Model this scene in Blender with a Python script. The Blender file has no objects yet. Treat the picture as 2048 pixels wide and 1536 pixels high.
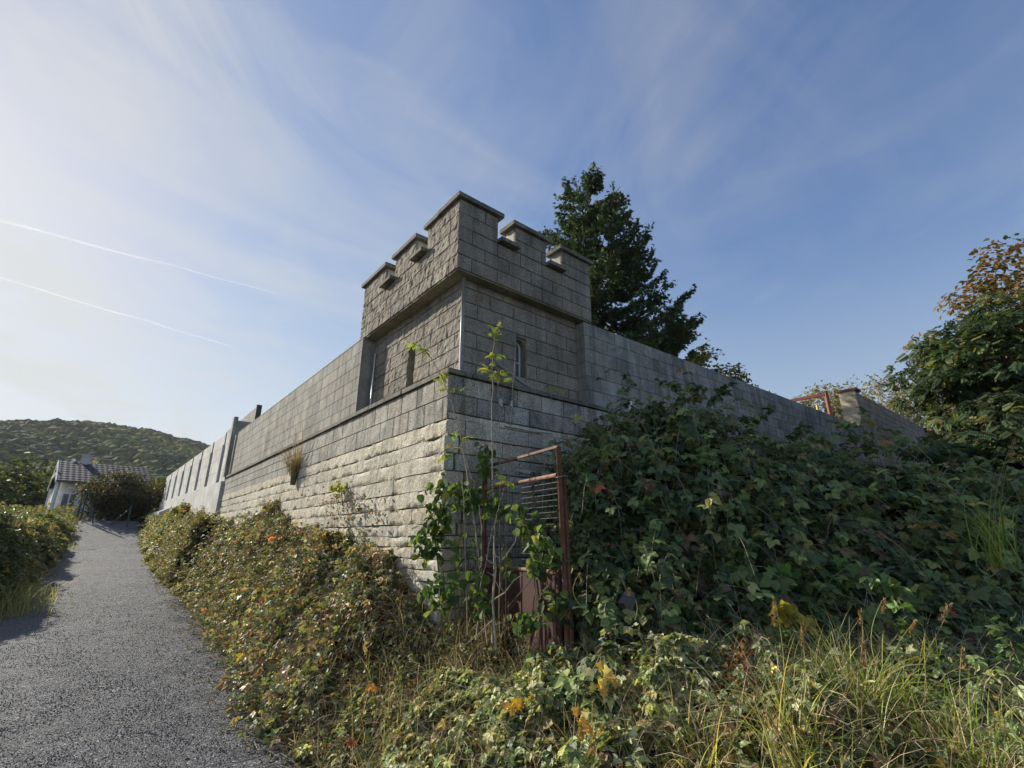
import bpy, math, random
import numpy as np
from mathutils import Vector

# ------------------------------------------------------------------ camera, sky, sun, exposure
scene = bpy.context.scene
F = 950.0; PITCH = math.atan(307/F); EYE = 1.6
SUN_AZ, SUN_EL = -61.0, 27.0
cam = bpy.data.cameras.new('camera'); cam.sensor_width = 36; cam.lens = 36*F/2048; cam.clip_start = .05; cam.clip_end = 9000
camo = bpy.data.objects.new('camera', cam); scene.collection.objects.link(camo)
camo.location = (0, 0, EYE); camo.rotation_euler = (math.pi/2+PITCH, 0, 0); scene.camera = camo
scene.render.resolution_x = 1024; scene.render.resolution_y = 768
scene.view_settings.view_transform = 'Standard'; scene.view_settings.look = 'None'
scene.view_settings.gamma = 1; scene.view_settings.use_curve_mapping = False
scene.view_settings.exposure = 0.50
sa, se = math.radians(SUN_AZ), math.radians(SUN_EL)
SUND = Vector((math.sin(sa)*math.cos(se), math.cos(sa)*math.cos(se), math.sin(se)))
sl = bpy.data.lights.new('sun', 'SUN'); sl.energy = 5.0; sl.angle = math.radians(.6); sl.color = (1, .93, .80)
so = bpy.data.objects.new('sun', sl); scene.collection.objects.link(so)
so.rotation_euler = SUND.to_track_quat('Z', 'Y').to_euler()

class NT:
    def __init__(s, tree): s.t = tree; s.n = tree.nodes; s.l = tree.links
    def node(s, typ, **kw):
        n = s.n.new(typ)
        for k, v in kw.items():
            if k == 'inp':
                for a, b in v.items():
                    if hasattr(b, 'links') or isinstance(b, bpy.types.NodeSocket): s.l.new(b, n.inputs[a])
                    else: n.inputs[a].default_value = b
            else: setattr(n, k, v)
        return n
    def math(s, op, a, b=None, c=None, clamp=False):
        n = s.n.new('ShaderNodeMath'); n.operation = op; n.use_clamp = clamp
        for i, v in enumerate((a, b, c)):
            if v is None: continue
            if isinstance(v, bpy.types.NodeSocket): s.l.new(v, n.inputs[i])
            else: n.inputs[i].default_value = v
        return n.outputs[0]
    def noise(s, vec, scale, detail=4, rough=.55, dist=0):
        n = s.node('ShaderNodeTexNoise', inp={'Scale': scale, 'Detail': detail, 'Roughness': rough, 'Distortion': dist})
        if vec is not None: s.l.new(vec, n.inputs['Vector'])
        return n.outputs[0]
    def ramp(s, fac, stops, interp='LINEAR'):
        n = s.n.new('ShaderNodeValToRGB'); s.l.new(fac, n.inputs[0]); e = n.color_ramp.elements; n.color_ramp.interpolation = interp
        while len(e) < len(stops): e.new(.5)
        for i, (p, c) in enumerate(stops):
            e[i].position = p; e[i].color = (c, c, c, 1) if not hasattr(c, '__len__') else (*c, 1)
        return n.outputs[0]
    def mix(s, fac, a, b, mode='MIX'):
        n = s.n.new('ShaderNodeMix'); n.data_type = 'RGBA'; n.blend_type = mode
        for i, v in ((0, fac), (6, a), (7, b)):
            if isinstance(v, bpy.types.NodeSocket): s.l.new(v, n.inputs[i])
            else: n.inputs[i].default_value = (*v, 1) if hasattr(v, '__len__') else v
        return n.outputs[2]
    def mapping(s, vec, scale=(1, 1, 1), rot=(0, 0, 0), loc=(0, 0, 0)):
        n = s.n.new('ShaderNodeMapping'); s.l.new(vec, n.inputs[0])
        n.inputs['Scale'].default_value = scale; n.inputs['Rotation'].default_value = rot; n.inputs['Location'].default_value = loc
        return n.outputs[0]

w = bpy.data.worlds.new('World'); scene.world = w; w.use_nodes = True
t = NT(w.node_tree); t.n.clear()
sky = t.node('ShaderNodeTexSky'); sky.sky_type = 'NISHITA'; sky.sun_disc = False
sky.sun_elevation = se; sky.sun_rotation = sa
sky.air_density = 1.0; sky.dust_density = .3; sky.ozone_density = 2.0
tc = t.node('ShaderNodeTexCoord').outputs['Generated']
sx = t.node('ShaderNodeSeparateXYZ', inp={0: tc})
zz = t.math('ADD', t.math('MAXIMUM', sx.outputs[2], 0), .16)
cp = t.node('ShaderNodeCombineXYZ', inp={0: t.math('DIVIDE', sx.outputs[0], zz), 1: t.math('DIVIDE', sx.outputs[1], zz), 2: 0.0}).outputs[0]
def streak(az, sx_, sy_, loc=(0, 0, 0)):
    return t.mapping(t.mapping(cp, (1, 1, 1), (0, 0, -math.radians(90-az))), (sx_, sy_, 1), (0, 0, 0), loc)
st = streak(-12, .55, 1.25)
c1 = t.noise(st, 1.7, 9, .6, 1.3)
c2 = t.noise(t.mapping(cp, (1.1, 1.1, 1), (0, 0, .6), (3.1, 1.7, 0)), .55, 4, .5, .4)
c3 = t.noise(streak(48, .8, 2.0, (1, 5, 0)), 1.3, 6, .55, 1.2)
dt = t.node('ShaderNodeVectorMath', operation='DOT_PRODUCT', inp={0: tc, 1: tuple(Vector((SUND.x, SUND.y, SUND.z)).normalized())}).outputs['Value']
near = t.ramp(t.math('MULTIPLY_ADD', dt, .5, .5), [(.55, 0.0), (.76, .20), (.90, .50), (1.0, 1.0)], 'EASE')
v = t.math('ADD', t.math('MULTIPLY', t.ramp(c1, [(.40, 0.0), (.66, 1.0)]), t.ramp(c2, [(.38, .2), (.60, 1.0)])), t.math('MULTIPLY', t.ramp(c3, [(.42, 0.0), (.75, 1.0)]), .5))
veil = t.math('ADD', t.math('MULTIPLY', v, t.math('MULTIPLY_ADD', near, 1.0, .16)), t.math('MULTIPLY', near, .24), clamp=True)
low = t.ramp(sx.outputs[2], [(0.0, .55), (.22, .26), (.55, 0.0)], 'EASE')
veil = t.math('MAXIMUM', veil, t.math('MULTIPLY', low, t.math('MULTIPLY_ADD', near, 1.3, .8)), clamp=True)
glow = t.math('MULTIPLY_ADD', near, 1.9, 4.0)
cc = t.node('ShaderNodeVectorMath', operation='SCALE', inp={0: (.985, 1.0, .955), 'Scale': glow}).outputs[0]
SKYSAT = t.node('ShaderNodeHueSaturation', inp={'Saturation': 1.18, 'Value': 1.0, 'Color': t.mix(1.0, sky.outputs[0], (1.13, 1.0, 1.06), 'MULTIPLY')}).outputs[0]
col = t.mix(t.math('MULTIPLY', veil, .86), SKYSAT, cc)
sq = t.node('ShaderNodeVectorMath', operation='MULTIPLY_ADD', inp={0: col, 1: col, 2: (29., 32., 31.)})
rt = t.node('ShaderNodeVectorMath', operation='DIVIDE', inp={0: (30., 33., 32.), 1: sq.outputs[0]}).outputs[0]
sp_ = t.node('ShaderNodeSeparateXYZ', inp={0: rt}); rt2 = t.node('ShaderNodeCombineXYZ', inp={0: t.math('POWER', sp_.outputs[0], .5), 1: t.math('POWER', sp_.outputs[1], .5), 2: t.math('POWER', sp_.outputs[2], .5)}).outputs[0]
col = t.node('ShaderNodeVectorMath', operation='MULTIPLY', inp={0: col, 1: rt2}).outputs[0]
bg = t.node('ShaderNodeBackground', inp={0: col, 1: .130})
t.node('ShaderNodeOutputWorld', inp={0: bg.outputs[0]})

# ------------------------------------------------------------------ frame of reference and helpers
rng = np.random.default_rng(7); random.seed(7)
OX, OY = -.613, 5.30                                   # foot of the tower's corner
AZ = math.radians(39.5)
LX, LY = -math.sin(AZ), math.cos(AZ)                   # a: along the left wall
RX, RY = math.cos(AZ), math.sin(AZ)                    # b: along the right wall
def W(a, b, z):
    return np.stack(np.broadcast_arrays(OX+a*LX+b*RX, OY+a*LY+b*RY, z), -1).astype(float)
def AB(x, y): return (x-OX)*LX+(y-OY)*LY, (x-OX)*RX+(y-OY)*RY
def ray(px, py):
    u = px-1024; q = 768-py
    return np.array([u, math.cos(PITCH)*F-math.sin(PITCH)*q, math.sin(PITCH)*F+math.cos(PITCH)*q])
def at(px, py, Y):
    d = ray(px, py); p = d*Y/d[1]; return np.array([p[0], p[1], p[2]+EYE])
def onL(px, py, b):
    d = ray(px, py); k = (b+OX*RX+OY*RY)/(d[0]*RX+d[1]*RY); p = d*k; return np.array([p[0], p[1], p[2]+EYE])

def _h(ix, iy, iz):
    n = (ix*374761393+iy*668265263+iz*2147483647+12345) & 0xffffffff
    n = ((n ^ (n >> 13))*1274126177) & 0xffffffff
    n = (n ^ (n >> 16)) & 0xffffffff
    return n/4294967295.0
def vnoise(x, y, z=0):
    x, y, z = np.broadcast_arrays(np.asarray(x, float), np.asarray(y, float), np.asarray(z, float))
    ix, iy, iz = [np.floor(q).astype(np.int64) for q in (x, y, z)]
    fx, fy, fz = x-ix, y-iy, z-iz
    fx, fy, fz = [q*q*(3-2*q) for q in (fx, fy, fz)]
    r = 0
    for dx in (0, 1):
        for dy in (0, 1):
            for dz in (0, 1):
                r = r+_h(ix+dx, iy+dy, iz+dz)*(fx if dx else 1-fx)*(fy if dy else 1-fy)*(fz if dz else 1-fz)
    return r*2-1
def fbm(x, y, z=0, o=4):
    s = 0; k = 1
    for i in range(o): s = s+vnoise(np.asarray(x)*2**i+17*i, np.asarray(y)*2**i, np.asarray(z)*2**i)*k; k *= .5
    return s
def sst(x): x = np.clip(x, 0, 1); return x*x*(3-2*x)

BASE = {}
def tag(o, label, cat, group=None, kind=None):
    if label: o['label'] = label
    if cat: o['category'] = cat
    if group: o['group'] = group
    if kind: o['kind'] = kind
    return o
def empty(name, loc, label, cat, group=None):
    o = bpy.data.objects.new(name, None); scene.collection.objects.link(o); o.location = loc; o.empty_display_size = .2
    BASE[o.name] = np.array(loc, float); return tag(o, label, cat, group)
def mk(name, V, Fs, mat, parent=None, col=None, smooth=False, base=None):
    V = np.asarray(V, float).reshape(-1, 3)
    if not isinstance(Fs, list): Fs = [Fs]
    Fs = [np.asarray(f, np.int64) for f in Fs if len(f)]
    if parent is not None: b = BASE[parent.name]
    else: b = np.array(base, float) if base is not None else np.array([(V[:, 0].min()+V[:, 0].max())/2, (V[:, 1].min()+V[:, 1].max())/2, V[:, 2].min()])
    me = bpy.data.meshes.new(name)
    me.vertices.add(len(V)); me.vertices.foreach_set('co', (V-b).ravel())
    loops = np.concatenate([f.ravel() for f in Fs]); tot = np.concatenate([np.full(len(f), f.shape[1]) for f in Fs])
    me.loops.add(len(loops)); me.loops.foreach_set('vertex_index', loops)
    me.polygons.add(len(tot)); me.polygons.foreach_set('loop_start', np.concatenate([[0], np.cumsum(tot)[:-1]])); me.polygons.foreach_set('loop_total', tot)
    me.polygons.foreach_set('use_smooth', np.full(len(tot), bool(smooth)))
    me.update(calc_edges=True); me.validate()
    if col is not None:
        ca = me.color_attributes.new('tint', 'FLOAT_COLOR', 'POINT')
        c = np.ones((len(V), 4)); c[:, :3] = col; ca.data.foreach_set('color', c.ravel())
    for m in (mat if isinstance(mat, list) else [mat]): me.materials.append(m)
    o = bpy.data.objects.new(name, me); scene.collection.objects.link(o)
    if parent is not None:
        o.parent = parent
    else: o.location = b
    BASE[o.name] = b
    return o
class MB:
    def __init__(s): s.V = []; s.F = {}; s.C = []; s.n = 0
    def add(s, V, Fs, c=(1, 1, 1)):
        V = np.asarray(V, float).reshape(-1, 3)
        if not isinstance(Fs, list): Fs = [Fs]
        for f in Fs:
            f = np.asarray(f, np.int64)
            if f.ndim == 1: f = f[None]
            if len(f): s.F.setdefault(f.shape[1], []).append(f+s.n)
        s.V.append(V); c = np.asarray(c, float); s.C.append(np.broadcast_to(c, V.shape)); s.n += len(V)
        return s
    def box8(s, c8, c=(1, 1, 1)):
        return s.add(c8, [[0, 3, 2, 1], [4, 5, 6, 7], [0, 1, 5, 4], [1, 2, 6, 5], [2, 3, 7, 6], [3, 0, 4, 7]], c)
    def boxW(s, a0, a1, b0, b1, z0, z1, c=(1, 1, 1), sh=0, sb=0):
        A = np.array([a0, a1, a1, a0]*2, float); B = np.array([b0, b0, b1, b1]*2, float); Z = np.array([z0]*4+[z1]*4, float)
        return s.box8(W(A, B, Z+sh*B+sb*A), c)
    def beam(s, p, q, w, h, c=(1, 1, 1), up=(0, 0, 1)):
        p = Vector(p); q = Vector(q); d = (q-p).normalized(); u = Vector(up)
        if abs(d.dot(u)) > .95: u = Vector((1, 0, 0))
        x = d.cross(u).normalized()*w/2; y = x.normalized().cross(d)*h/2
        return s.box8([p-x-y, p+x-y, p+x+y, p-x+y, q-x-y, q+x-y, q+x+y, q-x+y], c)
    def tube(s, pts, rad, sides=6, c=(1, 1, 1), cap=True):
        P = np.asarray(pts, float); n = len(P); r = np.broadcast_to(np.asarray(rad, float), (n,))
        T = np.gradient(P, axis=0); T /= np.linalg.norm(T, axis=1)[:, None]+1e-9
        ref = np.array([0, 0, 1.]) if abs(T[:, 2]).mean() < .8 else np.array([1., 0, 0])
        X = np.cross(T, ref); X /= np.linalg.norm(X, axis=1)[:, None]+1e-9; Y = np.cross(T, X)
        an = np.arange(sides)*2*math.pi/sides
        V = (P[:, None]+r[:, None, None]*(X[:, None]*np.cos(an)[None, :, None]+Y[:, None]*np.sin(an)[None, :, None])).reshape(-1, 3)
        i = np.arange(n-1)[:, None]*sides; j = np.arange(sides)[None]; k = (j+1) % sides
        Fq = np.stack([i+j, i+k, i+sides+k, i+sides+j], -1).reshape(-1, 4)
        s.add(V, Fq, c)
        if cap and sides >= 3:
            b = s.n-len(V)
            s.F.setdefault(sides, []).append(np.array([[b+q for q in range(sides)], [s.n-1-q for q in range(sides)]]))
        return s
    def build(s, name, mat, parent=None, smooth=False, base=None):
        return mk(name, np.concatenate(s.V), [np.concatenate(f) for f in s.F.values()], mat, parent, np.concatenate(s.C), smooth, base)

# ------------------------------------------------------------------ materials
def mat_new(name):
    m = bpy.data.materials.new(name); m.use_nodes = True; t = NT(m.node_tree); t.n.clear(); return m, t
def finish(t, color, rough=.85, bump=None, bstr=.4, bdist=.01, spec=.3, metal=0):
    p = t.node('ShaderNodeBsdfPrincipled'); p.inputs['Specular IOR Level'].default_value = spec; p.inputs['Metallic'].default_value = metal
    for k, v in (('Base Color', color), ('Roughness', rough)):
        if isinstance(v, bpy.types.NodeSocket): t.l.new(v, p.inputs[k])
        else: p.inputs[k].default_value = (*v, 1) if hasattr(v, '__len__') else v
    if bump is not None:
        b = t.node('ShaderNodeBump', inp={'Strength': bstr, 'Distance': bdist, 'Height': bump}); t.l.new(b.outputs[0], p.inputs['Normal'])
    t.node('ShaderNodeOutputMaterial', inp={0: p.outputs[0]}); return p
def tintnode(t): 
    return t.node('ShaderNodeVertexColor', layer_name='tint').outputs[0]
def geo(t): return t.node('ShaderNodeNewGeometry').outputs['Position']

def m_block(name, base, speck=.3, streak=.25, fine=90, stain=None, bd=.006, bs=.7):
    m, t = mat_new(name); P = geo(t)
    n1 = t.noise(P, 2.2, 5, .6); n2 = t.noise(P, fine, 3, .7); n3 = t.noise(P, 14, 5, .65)
    c = t.mix(1.0, base, tintnode(t), 'MULTIPLY')
    c = t.mix(1.0, c, t.ramp(n1, [(.3, .74), (.7, 1.22)]), 'MULTIPLY')
    c = t.mix(speck, c, t.ramp(n2, [(.38, .35), (.5, 1.0), (.62, 1.8)]), 'MULTIPLY')
    c = t.mix(.6, c, t.ramp(n3, [(.3, .72), (.7, 1.25)]), 'MULTIPLY')
    if streak:
        ns = t.noise(t.mapping(P, (7, 7, .7)), 1, 5, .6)
        c = t.mix(streak, c, t.ramp(ns, [(.38, .32), (.55, 1.05)]), 'MULTIPLY')
    if stain:
        nn = t.noise(P, 1.7, 6, .65, 1.0); c = t.mix(t.ramp(nn, [(.52, 0.0), (.66, .75)]), c, stain)
    finish(t, c, .93, t.math('ADD', t.math('MULTIPLY', n2, .5), n3), bs, bd, .2); return m
M_SPLIT = m_block('split_face_block', (.275, .245, .20), .6, .32)
M_SMOOTH = m_block('smooth_block', (.34, .325, .285), .30, .45, 130, None, .003)
M_GREY = m_block('grey_speckled_block', (.335, .315, .27), .8, .65, 70, (.50, .48, .42))
M_STONE = m_block('rubble_course_stone', (.51, .465, .37), .6, .30, 60, (.58, .55, .47), .007, .9)
M_MORTAR = m_block('mortar', (.17, .155, .13), .3, 0)
M_MORTAR_L = m_block('pale_mortar', (.27, .25, .20), .2, .2)
M_MORTAR_M = m_block('grey_mortar', (.15, .14, .115), .3, .1)
M_COPE = m_block('coping_slab', (.20, .19, .16), .6, .35, 60)
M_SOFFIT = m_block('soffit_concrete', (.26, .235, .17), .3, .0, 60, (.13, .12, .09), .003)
M_CONC = m_block('cast_concrete', (.56, .55, .52), .25, .35, 120, None, .002, .4)
M_WHITE = m_block('white_render', (.78, .77, .73), .1, .1, 100, None, .002, .3)
M_LIGHT = m_block('pale_block', (.60, .52, .36), .3, .1, 90)
def m_plain(name, colr, rough=.6, spec=.4, metal=0, var=.25, scale=20, stain=None):
    m, t = mat_new(name); P = geo(t); n = t.noise(P, scale, 5, .6)
    c = t.mix(1.0, colr, t.ramp(n, [(.3, 1-var), (.7, 1+var)]), 'MULTIPLY')
    if stain is not None: c = t.mix(t.ramp(t.noise(P, scale*.6, 6, .7), [(.48, 0.0), (.62, .85)]), c, stain)
    finish(t, c, rough, n, .3, .002, spec, metal); return m
M_RUST = m_plain('red_primer_rust', (.20, .105, .08), .7, .3, 0, .35, 14, (.15, .06, .035))
M_REDPANEL = m_plain('dark_red_sheet', (.06, .03, .028), .6, .3, 0, .3, 6, (.08, .03, .025))
M_PIPE = m_plain('grey_plastic_pipe', (.27, .28, .27), .45, .4, 0, .15, 30)
M_WIRE = m_plain('wire', (.12, .11, .10), .6, .4, .3, .3, 30)
M_PVC = m_plain('white_pvc', (.75, .76, .76), .4, .5, 0, .05, 30)
M_ZINC = m_plain('bright_zinc', (.75, .77, .78), .35, .5, .2, .1, 20)
M_GLASS = m_plain('window_glass', (.10, .12, .15), .08, .8, 0, .1, 3)
M_REDPAINT = m_plain('red_painted_steel', (.22, .06, .05), .45, .5, 0, .1, 10)
M_YELLOW = m_plain('yellow_paint', (.65, .48, .08), .5, .4, 0, .1, 10)
M_GREENPOST = m_plain('dark_green_steel', (.035, .06, .045), .5, .4, 0, .1, 10)
M_BLACK = m_plain('black_plastic', (.03, .03, .035), .28, .6, 0, .2, 30)
M_DARKROOF = m_plain('dark_metal', (.05, .055, .065), .5, .5, .0, .2, 10)
def m_bark(name, c0, c1, sc=18):
    m, t = mat_new(name); P = geo(t); n = t.noise(t.mapping(P, (3, 3, .6)), sc, 5, .65)
    finish(t, t.mix(t.ramp(n, [(.3, 0.0), (.7, 1.0)]), c0, c1), .9, n, .8, .01, .2); return m
M_BARK = m_bark('bark', (.06, .045, .032), (.17, .135, .10))
M_TWIG = m_bark('dry_twig', (.24, .19, .14), (.50, .43, .34), 40)
M_STEMG = m_bark('green_brown_stem', (.10, .075, .045), (.20, .17, .10), 40)
def m_leaf(name, trans=.3, rough=.45, gain=1.0, spec=.45, var=.3, sc=60):
    m, t = mat_new(name); P = geo(t); n = t.noise(P, sc, 3, .6)
    c = t.mix(1.0, tintnode(t), t.ramp(n, [(.3, (1-var)*gain), (.7, (1+var)*gain)]), 'MULTIPLY')
    p = t.node('ShaderNodeBsdfPrincipled', inp={'Base Color': c, 'Roughness': rough}); p.inputs['Specular IOR Level'].default_value = spec
    q = t.node('ShaderNodeBsdfTranslucent', inp={0: t.mix(1.0, c, (1.5, 1.45, .7), 'MULTIPLY')})
    x = t.node('ShaderNodeMixShader', inp={0: trans, 1: p.outputs[0], 2: q.outputs[0]})
    t.node('ShaderNodeOutputMaterial', inp={0: x.outputs[0]}); return m
M_LEAF = m_leaf('leaf', .4, .6, 1.0, .25); M_DRY = m_leaf('dry_leaf', .2, .75, 1.0, .2); M_NEEDLE = m_leaf('needle', .25, .55, 2.0, .3)
M_GRASS = m_leaf('grass_blade', .45, .55, 1.2, .3, .2, 30)
M_GLOSS = m_leaf('bramble_leaf', .30, .5, 1.3, .38)

# ------------------------------------------------------------------ terrain: one sheet to the horizon, the path, the hill
def ground_z(x, y):
    a, b = AB(x, y)
    return .03*np.clip(a, -25, 44)+.006*np.clip(a-18, 0, 16)**2
def spaced(lo, hi, near, far, k):
    xs = [0.0]; s = near
    while xs[-1] < hi: xs.append(xs[-1]+s); s = min(s*k, far)
    ys = [0.0]; s = near
    while ys[-1] > lo: ys.append(ys[-1]-s); s = min(s*k, far)
    return np.array(sorted(set(xs+ys)))
def grid(xs, ys, zf):
    X, Y = np.meshgrid(xs, ys); V = np.stack([X, Y, zf(X, Y)], -1).reshape(-1, 3); nx = len(xs)
    i, j = np.meshgrid(np.arange(nx-1), np.arange(len(ys)-1)); i = i.ravel(); j = j.ravel()
    return V, np.stack([j*nx+i, j*nx+i+1, (j+1)*nx+i+1, (j+1)*nx+i], -1)
m, t = mat_new('soil'); P = geo(t)
sn = t.noise(P, 1.5, 6, .6); s2 = t.noise(P, 30, 5, .7)
finish(t, t.mix(1.0, t.mix(t.ramp(sn, [(.4, 0.0), (.6, 1.0)]), (.035, .032, .020), (.075, .07, .035)), t.ramp(s2, [(.3, .6), (.7, 1.4)]), 'MULTIPLY'), .95, s2, .8, .03, .1); M_SOIL = m
V, Fq = grid(spaced(-3500, 3500, .5, 400, 1.09), spaced(-3500, 3500, .5, 400, 1.09), lambda X, Y: ground_z(X, Y)+.02*fbm(X*.8, Y*.8)*np.exp(-(X**2+Y**2)/9e4)-.02)
mk('ground', V, Fq, M_SOIL, base=(0, 0, 0), smooth=True)['kind'] = 'structure'

m, t = mat_new('grey_gravel'); P = geo(t)
vo = t.node('ShaderNodeTexVoronoi', inp={'Vector': P, 'Scale': 88.0}); vo2 = t.node('ShaderNodeTexVoronoi', inp={'Vector': P, 'Scale': 170.0})
g1 = t.noise(P, .9, 5, .6); g2 = t.noise(t.mapping(P, (1, 1, 1), (0, 0, 0)), 7, 5, .65)
sep = t.node('ShaderNodeSeparateColor', inp={0: vo.outputs['Color']})
c = t.mix(sep.outputs[0], (.040, .043, .050), (.150, .155, .170))
c = t.mix(t.ramp(sep.outputs[1], [(.88, 0.0), (.95, 1.0)]), c, (.42, .42, .40))
c = t.mix(1.0, c, t.ramp(g1, [(.3, .80), (.7, 1.18)]), 'MULTIPLY')
c = t.mix(1.0, c, t.ramp(g2, [(.3, .80), (.7, 1.2)]), 'MULTIPLY')
hb = t.math('ADD', t.math('MULTIPLY', vo.outputs['Distance'], -1.0), t.math('MULTIPLY', vo2.outputs['Distance'], -.6))
finish(t, c, .8, t.math('ADD', hb, t.math('MULTIPLY', g2, .8)), 1.0, .012, .35); M_GRAVEL = m
def edgeR(a): return -1.33+.02*np.clip(a, -3, 6)+.10*fbm(a*.9, 3.3)+.05*vnoise(a*5, 1)
def edgeL(a): return -4.12+.14*fbm(a*.7, 9.3)+.06*vnoise(a*4, 5)
aa = np.concatenate([np.arange(-14, 30, .12), np.arange(30, 34.5, .25)]); uu = np.linspace(0, 1, 34)
A, U = np.meshgrid(aa, uu); B = edgeL(A)*(1-U)+edgeR(A)*U
V = W(A, B, 0).reshape(-1, 3); PX, PY = V[:, 0], V[:, 1]
V[:, 2] = ground_z(PX, PY)+.012+.012*fbm(PX*1.1, PY*1.1)+.002*fbm(PX*5, PY*5)-.045*(sst((np.abs(U.ravel()*2-1)-.93)/.07))
na = len(aa); i, j = np.meshgrid(np.arange(na-1), np.arange(len(uu)-1)); i = i.ravel(); j = j.ravel()
mk('path', V, np.stack([j*na+i, j*na+i+1, (j+1)*na+i+1, (j+1)*na+i], -1), M_GRAVEL, smooth=True)['kind'] = 'structure'
# loose chips lying on the path
n = 70000; a = rng.uniform(-2.6, 1, n)+rng.exponential(4.0, n); b = rng.uniform(-4.3, -1.2, n); k = (a < 22); a, b = a[k], b[k]; n = len(a)
C0 = W(a, b, 0); C0[:, 2] = ground_z(C0[:, 0], C0[:, 1])+.013+.012*fbm(C0[:, 0]*1.1, C0[:, 1]*1.1)
s = rng.uniform(.003, .0075, n)*(1+a.clip(0)*.03); th = rng.uniform(0, 6.28, n)
tv = np.array([[1, 0, -.3], [0, .8, -.3], [-1, .1, -.3], [-.1, -.9, -.3], [.35, .2, .62], [-.45, -.15, .5]]); 
R0 = tv[None]*s[:, None, None]*rng.uniform(.7, 1.3, (n, 6, 3)); cs, sn_ = np.cos(th)[:, None], np.sin(th)[:, None]
VV = np.stack([R0[..., 0]*cs-R0[..., 1]*sn_, R0[..., 0]*sn_+R0[..., 1]*cs, R0[..., 2]], -1)+C0[:, None]
tf = np.array([[0, 1, 4], [1, 5, 4], [1, 2, 5], [2, 3, 5], [3, 4, 5], [3, 0, 4]])
g = rng.uniform(.045, .15, n)*(1+1.4*(rng.random(n) < .04)); cc_ = np.stack([g, g*1.01, g*1.05], -1)
M_CHIP = m_leaf('gravel_chip', 0.0, .7, 1.0, .4, .1)
tag(mk('gravel_chips', VV.reshape(-1, 3), (np.arange(n)[:, None, None]*6+tf[None]).reshape(-1, 3), M_CHIP, col=np.repeat(cc_, 6, 0)), 'loose grey gravel chips scattered over the path surface', 'gravel', kind='stuff')

# wooded hill
def hill_z(X, Y):
    az = np.degrees(np.arctan2(X, Y)); d = np.hypot(X, Y)
    ridge = np.interp(az, [-120, -75, -52, -44, -38, -33, -27, -20, -8, 20, 60], [70, 92, 103, 112, 112, 104, 88, 70, 40, 22, 12])
    return 3.2+.835*ridge*sst((d-130)/520)+3*fbm(X/60, Y/60)*sst((d-140)/200)-2.2*(d < 125)
azs = np.radians(np.linspace(-110, 50, 120)); ds = np.linspace(118, 900, 60)
AA, DD = np.meshgrid(azs, ds); HX, HY = np.sin(AA)*DD, np.cos(AA)*DD
HV = np.stack([HX, HY, hill_z(HX, HY)-np.where(DD > 700, (DD-700)*.5, 0)], -1).reshape(-1, 3)
i, j = np.meshgrid(np.arange(119), np.arange(59)); i = i.ravel(); j = j.ravel()
M_HILL = m_plain('hillside_soil', (.035, .045, .018), .9, .1, 0, .4, .05)
mk('hill', HV, np.stack([j*120+i, (j+1)*120+i, (j+1)*120+i+1, j*120+i+1], -1), M_HILL, smooth=True)['kind'] = 'structure'

# ------------------------------------------------------------------ leaves
def norm(v): return v/(np.linalg.norm(v, axis=-1, keepdims=True)+1e-9)
def ngons(*f): return [np.array(x) for x in f]
T_OVAL = (np.array([[0, 0, 0], [.28, .33, .07], [.66, .29, .06], [1, 0, -.08], [.66, -.29, .06], [.28, -.33, .07], [.5, 0, -.03]]), [np.array([[0, 6, 3, 2, 1], [0, 5, 4, 3, 6]])])
T_DIA = (np.array([[0, 0, 0], [.5, .32, .07], [1, 0, 0], [.5, -.32, .07]]), [np.array([[0, 2, 1], [0, 3, 2]])])
T_THIN = (np.array([[0, 0, 0], [.45, .15, .04], [1, 0, -.1], [.45, -.15, .04]]), [np.array([[0, 2, 1], [0, 3, 2]])])
def multi(tm, pl):
    Vs, Fs, o = [], [], 0
    for (x, y, ang, sc, dz) in pl:
        v = tm[0].copy()*sc; c, s = math.cos(ang), math.sin(ang)
        q = np.stack([x+v[:, 0]*c-v[:, 1]*s, y+v[:, 0]*s+v[:, 1]*c, v[:, 2]+dz-.15*v[:, 0]], -1); Vs.append(q); Fs.append(tm[1][0]+o); o += len(q)
    return np.concatenate(Vs), [np.concatenate(Fs)]
T_OVB = (T_OVAL[0]*np.array([1, 1.28, 1]), T_OVAL[1])
T_TRIB = multi(T_OVB, [(.2, 0, 0, .95, 0), (.12, .05, 1.35, .78, .02), (.12, -.05, -1.35, .78, .02)])
T_TRI = multi(T_OVAL, [(.2, 0, 0, .95, 0), (.16, .03, 1.25, .75, .02), (.16, -.03, -1.25, .75, .02)])
T_FIVE = multi(T_OVAL, [(.2, 0, 0, .95, 0), (.16, .03, .95, .8, .01), (.16, -.03, -.95, .8, .01), (.12, .02, 2.0, .6, .02), (.12, -.02, -2.0, .6, .02)])
T_TRIFAR = multi(T_DIA, [(.2, 0, 0, .95, 0), (.16, .03, 1.25, .75, .02), (.16, -.03, -1.25, .75, .02)])
T_PIN = multi(T_DIA, [(i*.14+.05, 0, s*1.15, .36*(1-.03*i), 0) for i in range(6) for s in (1, -1)]+[(.88, 0, 0, .34, 0)])
T_PINT = multi(T_THIN, [(i*.16+.12, 0, s*.95, .42, 0) for i in range(4) for s in (1, -1)]+[(.75, 0, 0, .45, 0)])
T_LOBE = (np.array([[0, 0, 0], [-.12, .30, .02], [.18, .52, .08], [.38, .30, .02], [.66, .42, .06], [.72, .14, 0], [1.0, 0, -.08], [.72, -.14, 0], [.66, -.42, .06], [.38, -.30, .02], [.18, -.52, .08], [-.12, -.30, .02]]),
          [np.array([[0, 6, 5, 4, 3, 2, 1], [0, 11, 10, 9, 8, 7, 6]])])
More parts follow.
